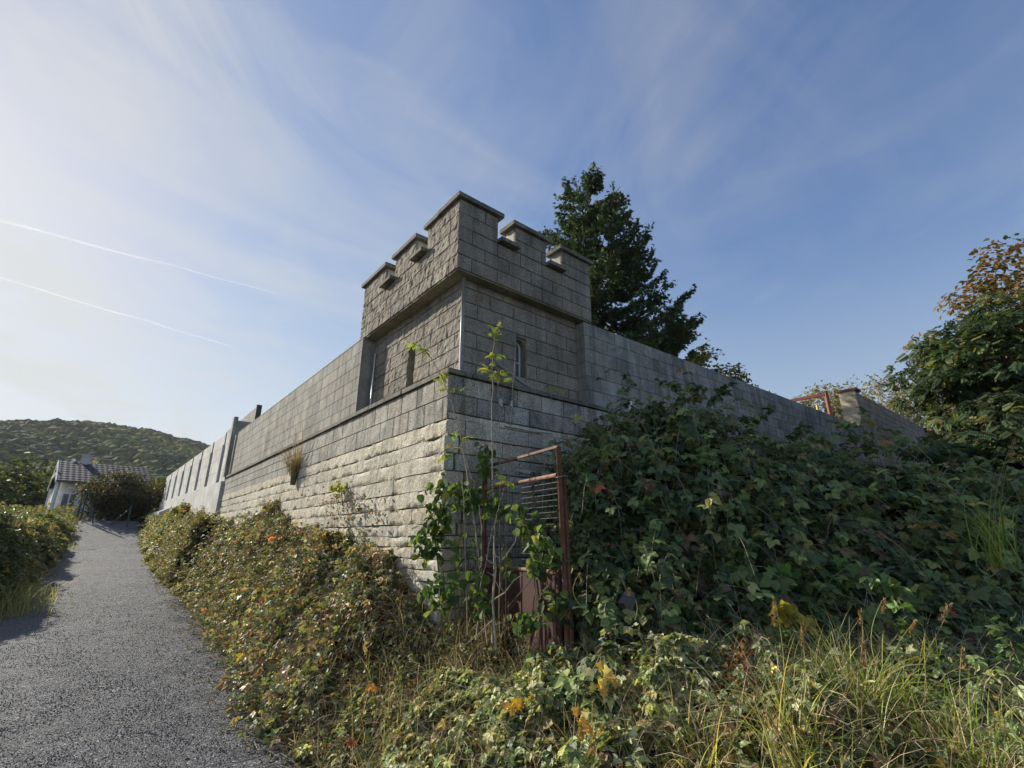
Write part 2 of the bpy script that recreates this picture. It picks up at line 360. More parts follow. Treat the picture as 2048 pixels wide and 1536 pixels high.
T_ROUND = (np.array([[0, 0, 0], [.0, .30, .05], [.35, .46, .08], [.75, .34, .04], [1, 0, -.1], [.75, -.34, .04], [.35, -.46, .08], [.0, -.30, .05]]), [np.array([[0, 4, 3, 2, 1], [0, 7, 6, 5, 4]])])
T_NEED = multi(T_THIN, [(0, 0, 0, 1, 0), (.1, 0, .6, .8, .02), (.1, 0, -.6, .8, .02), (.35, 0, .5, .6, 0), (.35, 0, -.5, .6, 0)])
def leaves(P, N, S, C, T, jit=.5, dirv=None, tj=.6, roll=0):
    P = np.asarray(P, float); n = len(P); N = norm(np.broadcast_to(N, (n, 3))+rng.normal(0, jit, (n, 3)))
    if dirv is None: D = rng.normal(0, 1, (n, 3)); D[:, 2] -= .4
    else: D = norm(np.broadcast_to(dirv, (n, 3)))+rng.normal(0, tj, (n, 3))
    X = norm(D-N*(D*N).sum(1, keepdims=True)); Y = np.cross(N, X)
    tv, tf = T; S = np.broadcast_to(np.asarray(S, float), (n,))[:, None, None]
    L = tv[None]*np.array([1, 1, 1])*rng.uniform(.85, 1.15, (n, 1, 3)); L[..., 2] *= rng.uniform(.3, 3.0, (n, 1)); L = L*S
    V = P[:, None]+L[..., :1]*X[:, None]+L[..., 1:2]*Y[:, None]+L[..., 2:]*N[:, None]
    m = len(tv); o = np.arange(n)[:, None, None]*m
    C = np.repeat(np.asarray(C, float)[:, None], m, 1)
    return V.reshape(-1, 3), [(o+f[None]).reshape(-1, f.shape[1]) for f in tf], C.reshape(-1, 3)
def palette(n, cols, wts, var=.25):
    w_ = np.array(wts, float); idx = rng.choice(len(cols), n, p=w_/w_.sum()); c = np.array(cols)[idx]
    return c*(1+rng.uniform(-var, var, (n, 1)))*(1+rng.uniform(-.08, .08, (n, 3)))
def blades(P, az, L, wd, C, lean=.25, droop=.8, seg=5):
    n = len(P); L = np.broadcast_to(L, (n,)); lean = np.broadcast_to(lean, (n,)); droop = np.broadcast_to(droop, (n,))
    d = np.stack([np.cos(az), np.sin(az), np.zeros(n)], -1); s_ = np.stack([-np.sin(az), np.cos(az), np.zeros(n)], -1)
    u = np.linspace(0, 1, seg+1)[None]; ang = lean[:, None]+droop[:, None]*u**1.6
    st = (L/seg)[:, None]; hx = np.concatenate([np.zeros((n, 1)), np.cumsum(np.sin(ang[:, 1:])*st, 1)], 1); hz = np.concatenate([np.zeros((n, 1)), np.cumsum(np.cos(ang[:, 1:])*st, 1)], 1)
    tw = rng.uniform(-1.2, 1.2, n)[:, None]*u
    cen = P[:, None]+d[:, None]*hx[..., None]+np.array([0, 0, 1.])*hz[..., None]
    wdt = (np.broadcast_to(wd, (n,))[:, None]*(1-u**1.8)*.5+.0004)[..., None]
    sd = s_[:, None]*np.cos(tw)[..., None]+np.array([0, 0, 1.])*(np.sin(tw)*.7)[..., None]
    V = np.stack([cen-sd*wdt, cen+sd*wdt], 2)
    k = (seg+1)*2; o = np.arange(n)[:, None, None]*k; q = np.array([[2*i, 2*i+1, 2*i+3, 2*i+2] for i in range(seg)])
    return V.reshape(-1, 3), (o+q[None]).reshape(-1, 4), np.repeat(np.asarray(C)[:, None], k, 1).reshape(-1, 3)

G_BR = [(.070, .092, .040), (.040, .062, .030), (.115, .135, .060), (.19, .19, .095), (.22, .165, .095), (.42, .30, .06), (.40, .10, .03), (.16, .09, .05)]
FLAT = (.17, .15, .08)

# forest on the hill: one mass of crowns
def ico():
    import bmesh
    bm = bmesh.new(); bmesh.ops.create_icosphere(bm, subdivisions=2, radius=1); bm.verts.ensure_lookup_table()
    v = np.array([q.co[:] for q in bm.verts]); f = np.array([[x.index for x in q.verts] for q in bm.faces]); bm.free(); return v, f
IV, IF = ico()
n = 10500; fa = np.radians(rng.uniform(-62, -18, n)); fd = 120+rng.random(n)**.8*560; X, Y = np.sin(fa)*fd, np.cos(fa)*fd
s = rng.uniform(2.4, 4.6, n)*(.8+fd/1400); Z = hill_z(X, Y)+s*.55
cv = IV[None]*np.stack([s, s, s*.85], -1)[:, None]
nz = 1+.38*vnoise(IV[None, :, 0]*1.8+np.arange(n)[:, None]*3.7, IV[None, :, 1]*1.8, IV[None, :, 2]*1.8)+.22*vnoise(IV[None, :, 0]*4.2, IV[None, :, 1]*4.2+np.arange(n)[:, None]*1.3, IV[None, :, 2]*4.2)
FV = cv*nz[..., None]+np.stack([X, Y, Z], -1)[:, None]
fc = palette(n, [(.07, .085, .025), (.10, .105, .03), (.15, .13, .038), (.19, .14, .045), (.045, .06, .028)], [4, 3.2, 1.6, .7, 2.2], .25)
fc = fc*(1+.25*fbm(X/70, Y/70))[:, None]
M_CROWN = m_leaf('distant_canopy', .25, .9, 1.5, .1, .35, .5)
tag(mk('forest', FV.reshape(-1, 3), (np.arange(n)[:, None, None]*len(IV)+IF[None]).reshape(-1, 3), M_CROWN, col=np.repeat(fc, len(IV), 0), smooth=False), 'green and ochre autumn forest covering the distant hill', 'forest', kind='stuff')
# leafy tufts breaking the outline of the canopy
lp, ln = [], []
k = rng.choice(n, 60000); dirs = norm(rng.normal(0, 1, (60000, 3))+[0, 0, .5])
lpv = np.stack([X, Y, Z], -1)[k]+dirs*s[k][:, None]*rng.uniform(.85, 1.12, (60000, 1))*np.array([1, 1, .85])
V, Fl, C = leaves(lpv, dirs, rng.uniform(.6, 1.5, 60000), fc[k]*rng.uniform(.7, 1.4, (60000, 1)), T_DIA, .6)
tag(mk('canopy_foliage', V, Fl, M_CROWN, col=C), 'leafy tops of the hillside trees catching the light', 'foliage', kind='stuff')

# ------------------------------------------------------------------ masonry
def rows_bond(t0, t1, z0, z1, h=.2, bl=.4, off=0, joint=.009, jz=.008, holes=()):
    out = []; zz_ = z0; r = 0
    while zz_ < z1-.02:
        ze = min(zz_+h, z1); segs = [(t0, t1)]
        for (h0, h1, hz0, hz1) in holes:
            if zz_+.05 < hz1 and ze-.05 > hz0:
                ns = []
                for (p, q) in segs:
                    if h1 <= p or h0 >= q: ns.append((p, q))
                    else:
                        if h0-p > .03: ns.append((p, h0))
                        if q-h1 > .03: ns.append((h1, q))
                segs = ns
        st_ = math.floor((t0)/bl)*bl-bl+((r % 2)*bl/2)+off
        cuts = [st_+i*bl for i in range(int((t1-t0)/bl)+5)]
        for (p, q) in segs:
            cs_ = [p]+[c for c in cuts if p+.07 < c < q-.07]+[q]
            for x0, x1 in zip(cs_[:-1], cs_[1:]):
                out.append((x0+joint/2, x1-joint/2, zz_+jz/2, ze-jz/2))
        zz_ += h; r += 1
    return out
def courses(mb, face, const, rects, amp=.004, proud=.012, res=.07, freq=14, tint=.08, ragged=0, shear=0, s0=0, warm=0, edge=.004, rimd=.005):
    for (t0, t1, z0, z1) in rects:
        nt = max(2, int((t1-t0)/res)+1); nz = max(2, int((z1-z0)/res)+1)
        tt = np.linspace(t0, t1, nt+1); ez = np.linspace(z0, z1, nz+1)
        tt = np.concatenate([[t0, t0+edge], tt[1:-1], [t1-edge, t1]]) if nt > 1 else tt
        ez = np.concatenate([[z0, z0+edge], ez[1:-1], [z1-edge, z1]])
        Tg, Zg = np.meshgrid(tt, ez); nt_, nz_ = len(tt), len(ez)
        seed = (13.7 if face == 'L' else 57.1)+const*3
        d = proud+amp*fbm(Tg*freq+seed, Zg*freq, seed, 3)+rng.uniform(-.3, .3)*amp
        rim = (Tg <= t0+1e-6) | (Tg >= t1-1e-6) | (Zg <= z0+1e-6) | (Zg >= z1-1e-6)
        if ragged:
            ez_ = np.minimum(Zg-z0, z1-Zg); er = ragged*np.clip(fbm(Tg*6+seed, Zg*2+z0*9, seed, 4), 0, 1)*np.exp(-(ez_/.024)**2); d = d-er
            Zg = Zg+.008*vnoise(Tg*3+z0*17, z0*5)*1.0
        dr = np.where(rim, d-rimd, d)
        sh_ = shear*(Tg-s0)*(Tg > s0)
        if face == 'L': V = W(Tg, const-dr, Zg+sh_)
        else: V = W(const-dr, Tg, Zg+sh_)
        base_v = V.reshape(-1, 3)
        j, i = np.meshgrid(np.arange(nz_-1), np.arange(nt_-1), indexing='ij'); i = i.ravel(); j = j.ravel()
        f = np.stack([j*nt_+i, j*nt_+i+1, (j+1)*nt_+i+1, (j+1)*nt_+i], -1)
        # skirt back into the mortar bed
        ring = [q for q in range(nt_)]+[r_*nt_+nt_-1 for r_ in range(1, nz_)]+[(nz_-1)*nt_+q for q in range(nt_-2, -1, -1)]+[r_*nt_ for r_ in range(nz_-2, 0, -1)]
        T2, Z2 = Tg.ravel()[ring], (Zg+sh_).ravel()[ring]
        bk = W(T2, const+.03, Z2) if face == 'L' else W(const+.03, T2, Z2)
        m_ = len(ring); n0 = len(base_v); sk = np.array([[ring[q], n0+q, n0+(q+1) % m_, ring[(q+1) % m_]] for q in range(m_)])
        if face == 'R': f = f[:, ::-1]; sk = sk[:, ::-1]
        g_ = 1+rng.uniform(-tint, tint); wv = rng.uniform(-warm, warm)
        mb.add(np.concatenate([base_v, bk]), [np.concatenate([f[:, ::-1], sk[:, ::-1]])], (g_*(1+wv), g_, g_*(1-wv)))

# ---- tower
tower = empty('corner_tower', W(1.0, 1.0, 3.40), 'square block tower with battlements standing on the corner of the wall', 'tower')
WL = (1.15, 1.355, 3.6, 4.2); WR = (.86, 1.035, 3.6, 4.2)
core = MB(); Zb, Zt = 3.38, 4.74
core.boxW(.003, WL[0], .003, .30, Zb, Zt).boxW(WL[1], 2.62, .003, .30, Zb, Zt).boxW(WL[0], WL[1], .003, .30, 4.2, Zt).boxW(WL[0], WL[1], .003, .30, Zb, 3.6)
core.boxW(.003, .30, .30, WR[0], Zb, Zt).boxW(.003, .30, WR[1], 2.05, Zb, Zt).boxW(.003, .30, WR[0], WR[1], 4.16, Zt).boxW(.003, .30, WR[0], WR[1], Zb, 3.6)
core.boxW(2.32, 2.62, .30, 2.05, Zb, Zt).boxW(.30, 2.32, 1.75, 2.05, Zb, Zt)
core.boxW(WL[0]-.05, WL[1]+.05, .301, .36, 3.5, 4.3)
core.build('wall_core', M_MORTAR, tower)
body = MB()
courses(body, 'L', 0, rows_bond(.0, 2.62, 3.4, 4.72, off=.13, holes=[WL]), .009, .012, .035, 22, .10, warm=.03)
courses(body, 'R', 0, rows_bond(.0, 2.04, 3.4, 4.72, off=.22, holes=[WR]), .0025, .012, .06, 18, .10, warm=.03)
body.build('block_facing', M_SPLIT, tower)
for q_ in ((WL[0]-.012, WL[0]+.002, -.006, .29, 3.6, 4.19), (WL[1]-.002, WL[1]+.012, -.006, .29, 3.6, 4.19), (WL[0]+.003, WL[1]-.003, .27, .30, 3.6, 4.2), (-.006, .26, WR[0]-.012, WR[0]+.002, 3.6, 4.16), (-.006, .26, WR[1]-.002, WR[1]+.012, 3.6, 4.16)):
    jm = MB(); jm.boxW(*q_); jm.build('window_reveal', M_SOFFIT, tower)
win = MB(); b0, b1 = WR[0]+.004, WR[1]-.004; fr = .026; ra = (b1-b0)/2; cb = (b0+b1)/2; zc = 4.06
win.boxW(.11, .15, b0, b0+fr, 3.6, zc).boxW(.11, .15, b1-fr, b1, 3.6, zc).boxW(.11, .15, b0+fr, b1-fr, 3.83, 3.845).boxW(.11, .15, b0+fr, b1-fr, 3.60, 3.62)
for k in range(10):
    t0_, t1_ = math.pi*k/10, math.pi*(k+1)/10; q = []
    for aa_ in (.11, .15):
        for (th_, rr) in ((t0_, ra), (t1_, ra), (t1_, ra-fr), (t0_, ra-fr)): q.append(W(aa_, cb+rr*math.cos(th_), zc+rr*math.sin(th_)))
    win.box8(q)
wf = win.build('window', M_PVC, tower)
gl = MB(); gl.boxW(.128, .134, b0, b1, 3.6, zc); an_ = np.linspace(0, math.pi, 9)
gl.add(W(.131, cb+ra*.97*np.cos(an_), zc+ra*.97*np.sin(an_)), [np.array([list(range(9))])]); gl.build('pane', M_GLASS, wf)
spn = MB()                                       # block above the arched head
for k in range(10):
    t0_, t1_ = math.pi*k/10, math.pi*(k+1)/10; q = []
    for aa_ in (.03, .21):
        q += [W(aa_, cb+ra*math.cos(t0_), zc+ra*math.sin(t0_)), W(aa_, cb+ra*math.cos(t1_), zc+ra*math.sin(t1_)), W(aa_, cb+ra*math.cos(t1_)*1.0, 4.19), W(aa_, cb+ra*math.cos(t0_), 4.19)]
    spn.box8(q)
spn.build('arched_lintel', M_SOFFIT, tower)
# corbelled slab and parapet
PA, PB, A1, B1 = -.156, -.190, 2.80, 2.24
so_ = MB(); so_.boxW(PA+.006, A1-.01, PB+.006, B1-.006, 4.705, 4.75); so_.build('overhang_slab', M_SOFFIT, tower)
par = MB(); par.boxW(PA+.006, PA+.20, PB+.006, B1-.006, 4.75, 5.33).boxW(PA+.20, A1-.006, PB+.006, PB+.20, 4.75, 5.33)
par.boxW(A1-.20, A1-.006, PB+.20, B1-.006, 4.75, 5.33).boxW(PA+.20, A1-.2, B1-.20, B1-.006, 4.75, 5.33); par.build('parapet_core', M_MORTAR, tower)
pb = MB(); courses(pb, 'L', PB, rows_bond(PA-.008, A1, 4.722, 5.33, off=.045), .009, .010, .035, 22, .10, warm=.03)
courses(pb, 'R', PA, rows_bond(PB-.008, B1, 4.722, 5.33, off=.01), .0025, .010, .06, 18, .10, warm=.03); pb.build('parapet', M_SPLIT, tower)
ZM0, ZM1 = 5.33, 5.725
def capstone(parts, par_):
    cb_ = MB()
    for (a0, a1, b0, b1) in parts:
        z0 = ZM1+rng.uniform(0, .008); h = .062
        A_ = np.array([a0, a1, a1, a0, a0, a1, a1, a0, a0+.05, a1-.05, a1-.05, a0+.05]); B_ = np.array([b0, b0, b1, b1, b0, b0, b1, b1, b0+.05, b0+.05, b1-.05, b1-.05]); Z_ = np.array([z0]*4+[z0+h]*4+[z0+h+.035]*4)
        cb_.add(W(A_, B_, Z_), [[0, 3, 2, 1], [0, 1, 5, 4], [1, 2, 6, 5], [2, 3, 7, 6], [3, 0, 4, 7], [4, 5, 9, 8], [5, 6, 10, 9], [6, 7, 11, 10], [7, 4, 8, 11], [8, 9, 10, 11]], 1+rng.uniform(-.1, .1))
    return cb_.build('cap_stone', M_COPE, par_)
M_SIDE = m_block('pale_block_side', (.58, .56, .50), .2, .2, 90, None, .002)
def merlon(spans, cap):
    mm = MB(); first = True
    for (f_, t0_, t1_) in spans:
        if f_ == 'L': mm.boxW(t0_+.003, t1_-.003, PB+.008, PB+.20, ZM0, ZM1)
        else: mm.boxW(PA+.008, PA+.20, t0_+.003, t1_-.003, ZM0, ZM1)
    mo = mm.build('merlon', M_SIDE, tower)
    mf = MB()
    for (f_, t0_, t1_) in spans:
        courses(mf, f_, PB if f_ == 'L' else PA, rows_bond(t0_-.004, t1_, ZM0, ZM1, h=.1975, off=.045 if f_ == 'L' else .01), .009 if f_ == 'L' else .0025, .010, .035 if f_ == 'L' else .06, 22, .1, warm=.03)
    mf.build('split_face', M_SPLIT, mo); capstone(cap, mo)
o_ = .055
merlon([('L', PA-.004, .645), ('R', PB-.004, .42)], [(PA-o_, .30, PB-o_, PB+.27), (.306, .645+.06, PB-o_+.006, PB+.262), (PA-o_+.004, PA+.27, PB+.276, .10), (PA-o_, PA+.262, .106, .42+.07)])
merlon([('L', .985, 1.62)], [(.985-.07, 1.62+.07, PB-o_, PB+.27)])
merlon([('L', 1.98, A1)], [(1.98-.07, A1+.06, PB-o_, PB+.27)])
merlon([('R', .72, 1.305)], [(PA-o_, PA+.27, .72-.06, 1.305+.08)])
merlon([('R', 1.62, B1)], [(PA-o_, PA+.27, 1.62-.06, B1+.06)])
for (f_, t0_, t1_) in (('L', .70, .99), ('L', 1.66, 1.985), ('R', .425, .715), ('R', 1.31, 1.615)):
    sb_ = MB(); z0 = 5.345
    if f_ == 'L': sb_.boxW(t0_-.06, t1_-.0, PB-.10, PB+.22, z0, z0+.055)
    else: sb_.boxW(PA-.09, PA+.22, t0_+.0, t1_+.03, z0, z0+.055)
    sb_.build('embrasure_sill', M_COPE, tower)
pp = MB(); pp.tube([W(-.035, -.015, 3.41), W(-.035, -.015, 4.70)], .024, 10); pp.build('downpipe', M_PIPE, tower, smooth=True)
pp = MB(); pp.tube([W(2.50, -.03, 3.42), W(2.50, -.03, 4.45)], .014, 8); pp.build('cable_conduit', M_ZINC, tower, smooth=True)

# ---- battered lower wall below the ledge
SH = .012
lower = empty('retaining_wall', W(0, 0, 0), 'weathered lower corner wall of crumbling courses with speckled grey blocks on top, under the tower', 'wall')
BL, BR = -.26, -.185
cr = MB(); cr.boxW(BR+.012, 12.6, BL+.012, .4, -.3, 3.335).boxW(BR+.012, .4, .4, 16, -.3, 3.335, sh=0); cr.build('wall_core', M_MORTAR_M, lower)
bk = MB()
def block_rows_L(mb, z0, z1, n, t1=12.6):
    courses(mb, 'L', BL, rows_bond(BR-.01, t1, z0, z1, h=(z1-z0)/n, off=.31), .003, .012, .10, 12, .16, warm=.04)
block_rows_L(bk, 2.82, 3.33, 2, 5.0)
courses(bk, 'R', BR, rows_bond(BL-.01, 5.2, 2.90, 3.33, h=.215, off=.12), .003, .012, .08, 12, .30, warm=.05)
bk.build('grey_block_courses', M_GREY, lower)
sm = MB(); courses(sm, 'L', BL, rows_bond(5.01, 12.6, 2.78, 3.33, h=.183, off=.1), .002, .010, .14, 9, .08, warm=.02)
courses(sm, 'R', BR, rows_bond(5.21, 16, 2.72, 3.33, h=.203, off=.1), .002, .010, .16, 9, .12, warm=.02); sm.build('smooth_block_courses', M_SMOOTH, lower)
st_ = MB(); zt = 2.82; r_ = 0
while zt > .2:
    h = rng.uniform(.15, .19) if zt > 1.9 else rng.uniform(.105, .135); z0 = zt-h
    t_ = BR-.012+rng.uniform(-.015, .02)
    rc = []
    while t_ < 12.6:
        ln_ = rng.uniform(1.0, 2.6) if zt > 1.95 else rng.uniform(.45, .95); t1_ = min(t_+ln_, 12.6); rc.append((t_+.003, t1_-.003, z0+.003, zt-.003)); t_ = t1_
    courses(st_, 'L', BL+rng.uniform(-.012, .012), rc, .003, .020, .026 if zt > .6 else .05, 14, .13, ragged=.034, warm=.04, rimd=.010)
    t_ = BL-.01+rng.uniform(-.02, .02); q = rng.uniform(.13, .27); gap = .03 if 1.7 < zt < 2.8 else .008
    rc = [(t_, t_+q-gap, z0+.006, zt-.004)]; t_ += q
    if zt <= 2.82:
        while t_ < 6.5:
            ln_ = rng.uniform(.4, 1.0) if zt > 2 else rng.uniform(.22, .5); t1_ = min(t_+ln_, 6.6); rc.append((t_+.005, t1_-.005, z0+.006, zt-.004)); t_ = t1_
    courses(st_, 'R', BR+rng.uniform(-.012, .012), rc, .005, .018, .035 if zt > .6 else .06, 12, .18, ragged=.03, warm=.04, rimd=.010)
    zt = z0; r_ += 1
courses(st_, 'R', BR, [(BL, 5.2, 2.825, 2.893)], .008, .014, .03, 9, .1, ragged=.03)
st_.build('stone_courses', M_STONE, lower)
lg = MB(); x = BR-.03
for (t0_, t1_) in [(BR-.035, .9), (.904, 1.9), (1.904, 3.0), (3.004, 4.2), (4.204, 5.6), (5.604, 8.2), (8.204, 12.6)]:
    dz = rng.uniform(-.004, .004); lg.boxW(t0_, t1_, BL-.045+rng.uniform(-.01, .01), .02, 3.338+dz, 3.392+dz, 1+rng.uniform(-.1, .15))
for (t0_, t1_) in [(.025, .45), (.454, 1.5), (1.504, 2.6), (2.604, 4.1), (4.104, 7.2), (7.204, 12), (12.004, 16)]:
    dz = rng.uniform(-.004, .004); lg.boxW(BR-.04+rng.uniform(-.008, .008), .02, t0_, t1_, 3.338+dz, 3.390+dz, .9+rng.uniform(-.1, .15))
lg.build('ledge', M_COPE, lower)
ck = MB(); pts = [(.40, 3.33), (.405, 3.19), (.37, 3.12), (.35, 3.02), (.31, 2.93), (.29, 2.82)]
for (p, q, w0, w1) in zip(pts[:-1], pts[1:], [.02, .018, .014, .010, .007], [.018, .014, .010, .007, .003]):
    ck.box8([W(p[0]-w0/2, BL-.0145, p[1]), W(p[0]+w0/2, BL-.0145, p[1]), W(p[0]+w0/2, BL+.01, p[1]), W(p[0]-w0/2, BL+.01, p[1]), W(q[0]-w1/2, BL-.0145, q[1]), W(q[0]+w1/2, BL-.0145, q[1]), W(q[0]+w1/2, BL+.01, q[1]), W(q[0]-w1/2, BL+.01, q[1])])
ck.build('crack', M_MORTAR, lower)
mt = m_block('pale_mortar_patch', (.62, .60, .54), .3, .1, 80, None, .006)
pt = MB()
for (t0_, z0_, w_, h_) in [(.9, 2.86, .75, .035), (1.25, 2.60, .5, .05), (1.0, 2.34, .8, .04), (1.3, 2.12, .7, .05), (.45, 3.12, .05, .09), (.62, 3.14, .04, .08), (1.75, 2.75, .35, .13)]:
    k = 12; th_ = np.arange(k)*2*math.pi/k; rr = 1+.35*vnoise(np.cos(th_)*2+t0_*9, np.sin(th_)*2+z0_*7)
    tt_ = t0_+w_/2*np.cos(th_)*rr; z_ = z0_+h_/2*np.sin(th_)*rr
    V = np.concatenate([W(BR-.027, tt_, z_), W(BR+.02, tt_, z_)]); 
    pt.add(V, [np.array([list(range(k))]), np.array([[q, q+k, (q+1) % k+k, (q+1) % k] for q in range(k)])])
pt.build('mortar_patch', mt, lower)

# ---- left upper block wall
UL = -.215
lw = empty('block_wall', W(7, 0, 3.40), 'long beige block wall running left from the tower above the path', 'wall')
c_ = MB(); c_.boxW(2.615, 12.5, UL+.003, 0.06, 3.394, 4.68); c_.build('wall_core', M_MORTAR_L, lw)
f_ = MB(); courses(f_, 'L', UL, rows_bond(2.605, 12.5, 3.396, 4.70, h=.217, off=.05, jz=.006, joint=.006), .0012, .003, .2, 5, .08, warm=.03, rimd=.002)
f_.build('block_facing', M_SMOOTH, lw)
e_ = MB(); e_.boxW(2.600, 2.615, UL-.004, .0, 3.396, 4.70); e_.build('wall_end', M_SMOOTH, lw)
cpb = MB(); cpb.boxW(2.60, 12.49, UL-.006, .08, 4.702, 4.722); cpb.build('top_mortar', M_SMOOTH, lw)

# ---- right upper block wall (follows the slope)
UR = -.165; SR = .021
rw = empty('block_wall', W(0, 8, 3.40), 'long grey block wall running right from the tower behind the brambles', 'wall')
def zr(z, b): return z
c_ = MB(); S_ = lambda b: SR*(b-2)
c_.box8(W(np.array([UR+.003, UR+.003, .10, .10]*2), np.array([2.062, 15.1, 15.1, 2.062]*2), np.array([3.394+0, 3.394+S_(15.1), 3.394+S_(15.1), 3.394]+[4.66, 4.66+S_(15.1), 4.66+S_(15.1), 4.66]))); c_.build('wall_core', M_MORTAR, rw)
c_ = MB(); c_.box8(W(np.array([UR-.003, UR-.003, UR+.003, UR+.003]*2), np.array([2.1, 15.1, 15.1, 2.1]*2), np.array([3.393]*4+[3.394, 3.394+S_(15.1), 3.394+S_(15.1), 3.394]))); c_.build('bedding_course', M_SMOOTH, rw)
f_ = MB(); courses(f_, 'R', UR, rows_bond(2.055, 15.1, 3.398, 4.67, h=.212, off=.16, jz=.009, joint=.008), .0012, .004, .2, 5, .22, rimd=.002, shear=SR, s0=2, warm=.03)
f_.build('block_facing', m_block('weathered_grey_block', (.29, .285, .26), .35, .45, 110, (.40, .39, .36), .003), rw)
e_ = MB(); 
for k in range(6): e_.boxW(UR-.004, 0, 2.045, 2.061, 3.398+k*.212+.004, 3.398+(k+1)*.212-.002, 1+rng.uniform(-.1, .1))
e_.build('wall_end', M_SMOOTH, rw)
wp = MB(); q_ = at(1247, 800, 1); bb = 3.0
wp.boxW(UR-.016, UR, 2.98, 3.06, 3.425+.02, 3.61); wp.build('white_plug', M_WHITE, rw)

# ---- taller wall beyond, with a sunlit pier end
hw = empty('end_wall', W(0, 17, 3.5), 'taller grey block wall with sunlit pale pier end at the far right', 'wall')
c_ = MB(); c_.boxW(-.19, .28, 15.105, 15.45, 3.0, 6.17); c_.build('pier_core', M_MORTAR, hw)
f_ = MB()
for k in range(15): f_.boxW(-.195+.03, .285, 15.088, 15.105, 3.2+k*.2+.004, 3.2+(k+1)*.2-.004 if k < 14 else 6.17, 1+rng.uniform(-.08, .08))
f_.build('pier_face', M_LIGHT, hw)
f_ = MB(); courses(f_, 'R', -.19, rows_bond(15.09, 34, 3.2, 6.1, off=.1), .0015, .008, .2, 7, .12, shear=.012, s0=15, warm=.02); f_.build('block_facing', M_SMOOTH, hw)
c_ = MB(); c_.boxW(-.18, .1, 15.46, 34, -1.2, 5.9, sh=.0).boxW(-.195, .285, 15.088, 15.45, -1.2, 3.19); c_.build('wall_core', M_SMOOTH, hw)
c_ = MB(); c_.boxW(-.25, .33, 15.04, 15.5, 6.172, 6.235); c_.build('cap_slab', M_RUST, hw)

# ---- far concrete panel wall
fw = empty('concrete_panel_wall', W(20, -.4, 1), 'pale concrete panel wall with upright ribs beyond the block wall on the left', 'wall')
FB = -.27; SF = .0227; A0 = 12.72; zf = lambda a, z: z+SF*(a-A0)
pl = MB()
ribs = [13.97, 16.45, 19.15, 21.95, 24.95, 28.1, 31.35]; ed = [A0+.02]+ribs+[34.9]
for q0, q1 in zip(ed[:-1], ed[1:]):
    pm = MB()
    for r_ in range(4):
        z0 = 3.27+r_*.418; z1 = z0+.410
        pm.box8(W(np.array([q0+.03, q1-.03, q1-.03, q0+.03]*2), np.array([FB, FB, FB+.08, FB+.08]*2), np.array([zf(q0, z0), zf(q1, z0), zf(q1, z0), zf(q0, z0), zf(q0, z1), zf(q1, z1), zf(q1, z1), zf(q0, z1)])), 1+rng.uniform(-.05, .05))
    pm.build('panel', M_CONC, fw)
for q in ribs:
    rb = MB(); rb.boxW(q-.05, q+.05, FB-.065, FB-.002, zf(q, 3.27), zf(q, 4.55)).boxW(q-.03, q+.03, FB-.03, FB-.001, zf(q, 4.551), zf(q, 4.95)); rb.build('rib', M_CONC, fw)
ft = MB(); prof = [(-.14, 3.14), (-.14, 2.6), (-.16, 1.9), (.0, 1.8), (.1, 1.8), (.1, 3.14)]
def extr(mb, prof, a0, a1, z_a0, z_a1, c=(1, 1, 1)):
    n_ = len(prof); v0 = [W(a0, FB+p[0], p[1]+z_a0) for p in prof]; v1 = [W(a1, FB+p[0], p[1]+z_a1) for p in prof]
    mb.add(np.array(v0+v1), [np.array([[i, (i+1) % n_, (i+1) % n_+n_, i+n_] for i in range(n_)]), np.array([list(range(n_))[::-1], list(range(n_, 2*n_))])], c)
extr(ft, [(-.09, 3.26), (-.11, .3), (.1, .3), (.1, 3.26)], A0, 35.1, 0, SF*22.3); ft.build('footing_wall', M_CONC, fw)
ft = MB(); extr(ft, [(-.115, 2.75), (-.50, 2.55), (-.50, 1.0), (-.115, 1.0)], 27.5, 40, SF*15, SF*27); ft.build('footing_toe', M_CONC, fw)
pr = MB(); pr.boxW(A0-.22, A0-.002, FB-.085, FB+.035, 3.40, 5.27).boxW(A0-.20, A0-.004, FB+.037, FB+.45, 4.74, 5.16); pr.build('end_pier', M_SMOOTH, fw)
hp = empty('concrete_panel', W(12, .9, 3.4), 'single raised concrete panel with dark end face above the wall behind', 'panel')
pr = MB(); p0 = onL(517, 813, .7); a_, b_ = AB(p0[0], p0[1]); zt_ = p0[2]
pr.boxW(a_, a_+6, .66, .76, 3.4, zt_, sb=0); pr.build('panel', M_SMOOTH, hp); pr = MB(); pr.boxW(a_-.12, a_-.005, .62, .80, 3.4, zt_+.04); pr.build('end_face', M_DARKROOF, hp)  # dark box forms the near end face of the raised panel

# ---- loose pipe leaning on the ledge
p0, p1 = at(987, 737, 5.28), at(1056, 768, 5.62)
pz = MB(); pz.tube([W(-.10, .42, 3.66), W(-.12, .60, 3.585), W(-.135, .82, 3.48), W(-.15, 1.05, 3.415)], .022, 8); tag(pz.build('plastic_pipe', M_PIPE, smooth=True), 'short grey plastic pipe leaning on the ledge beneath the arched window', 'pipe')

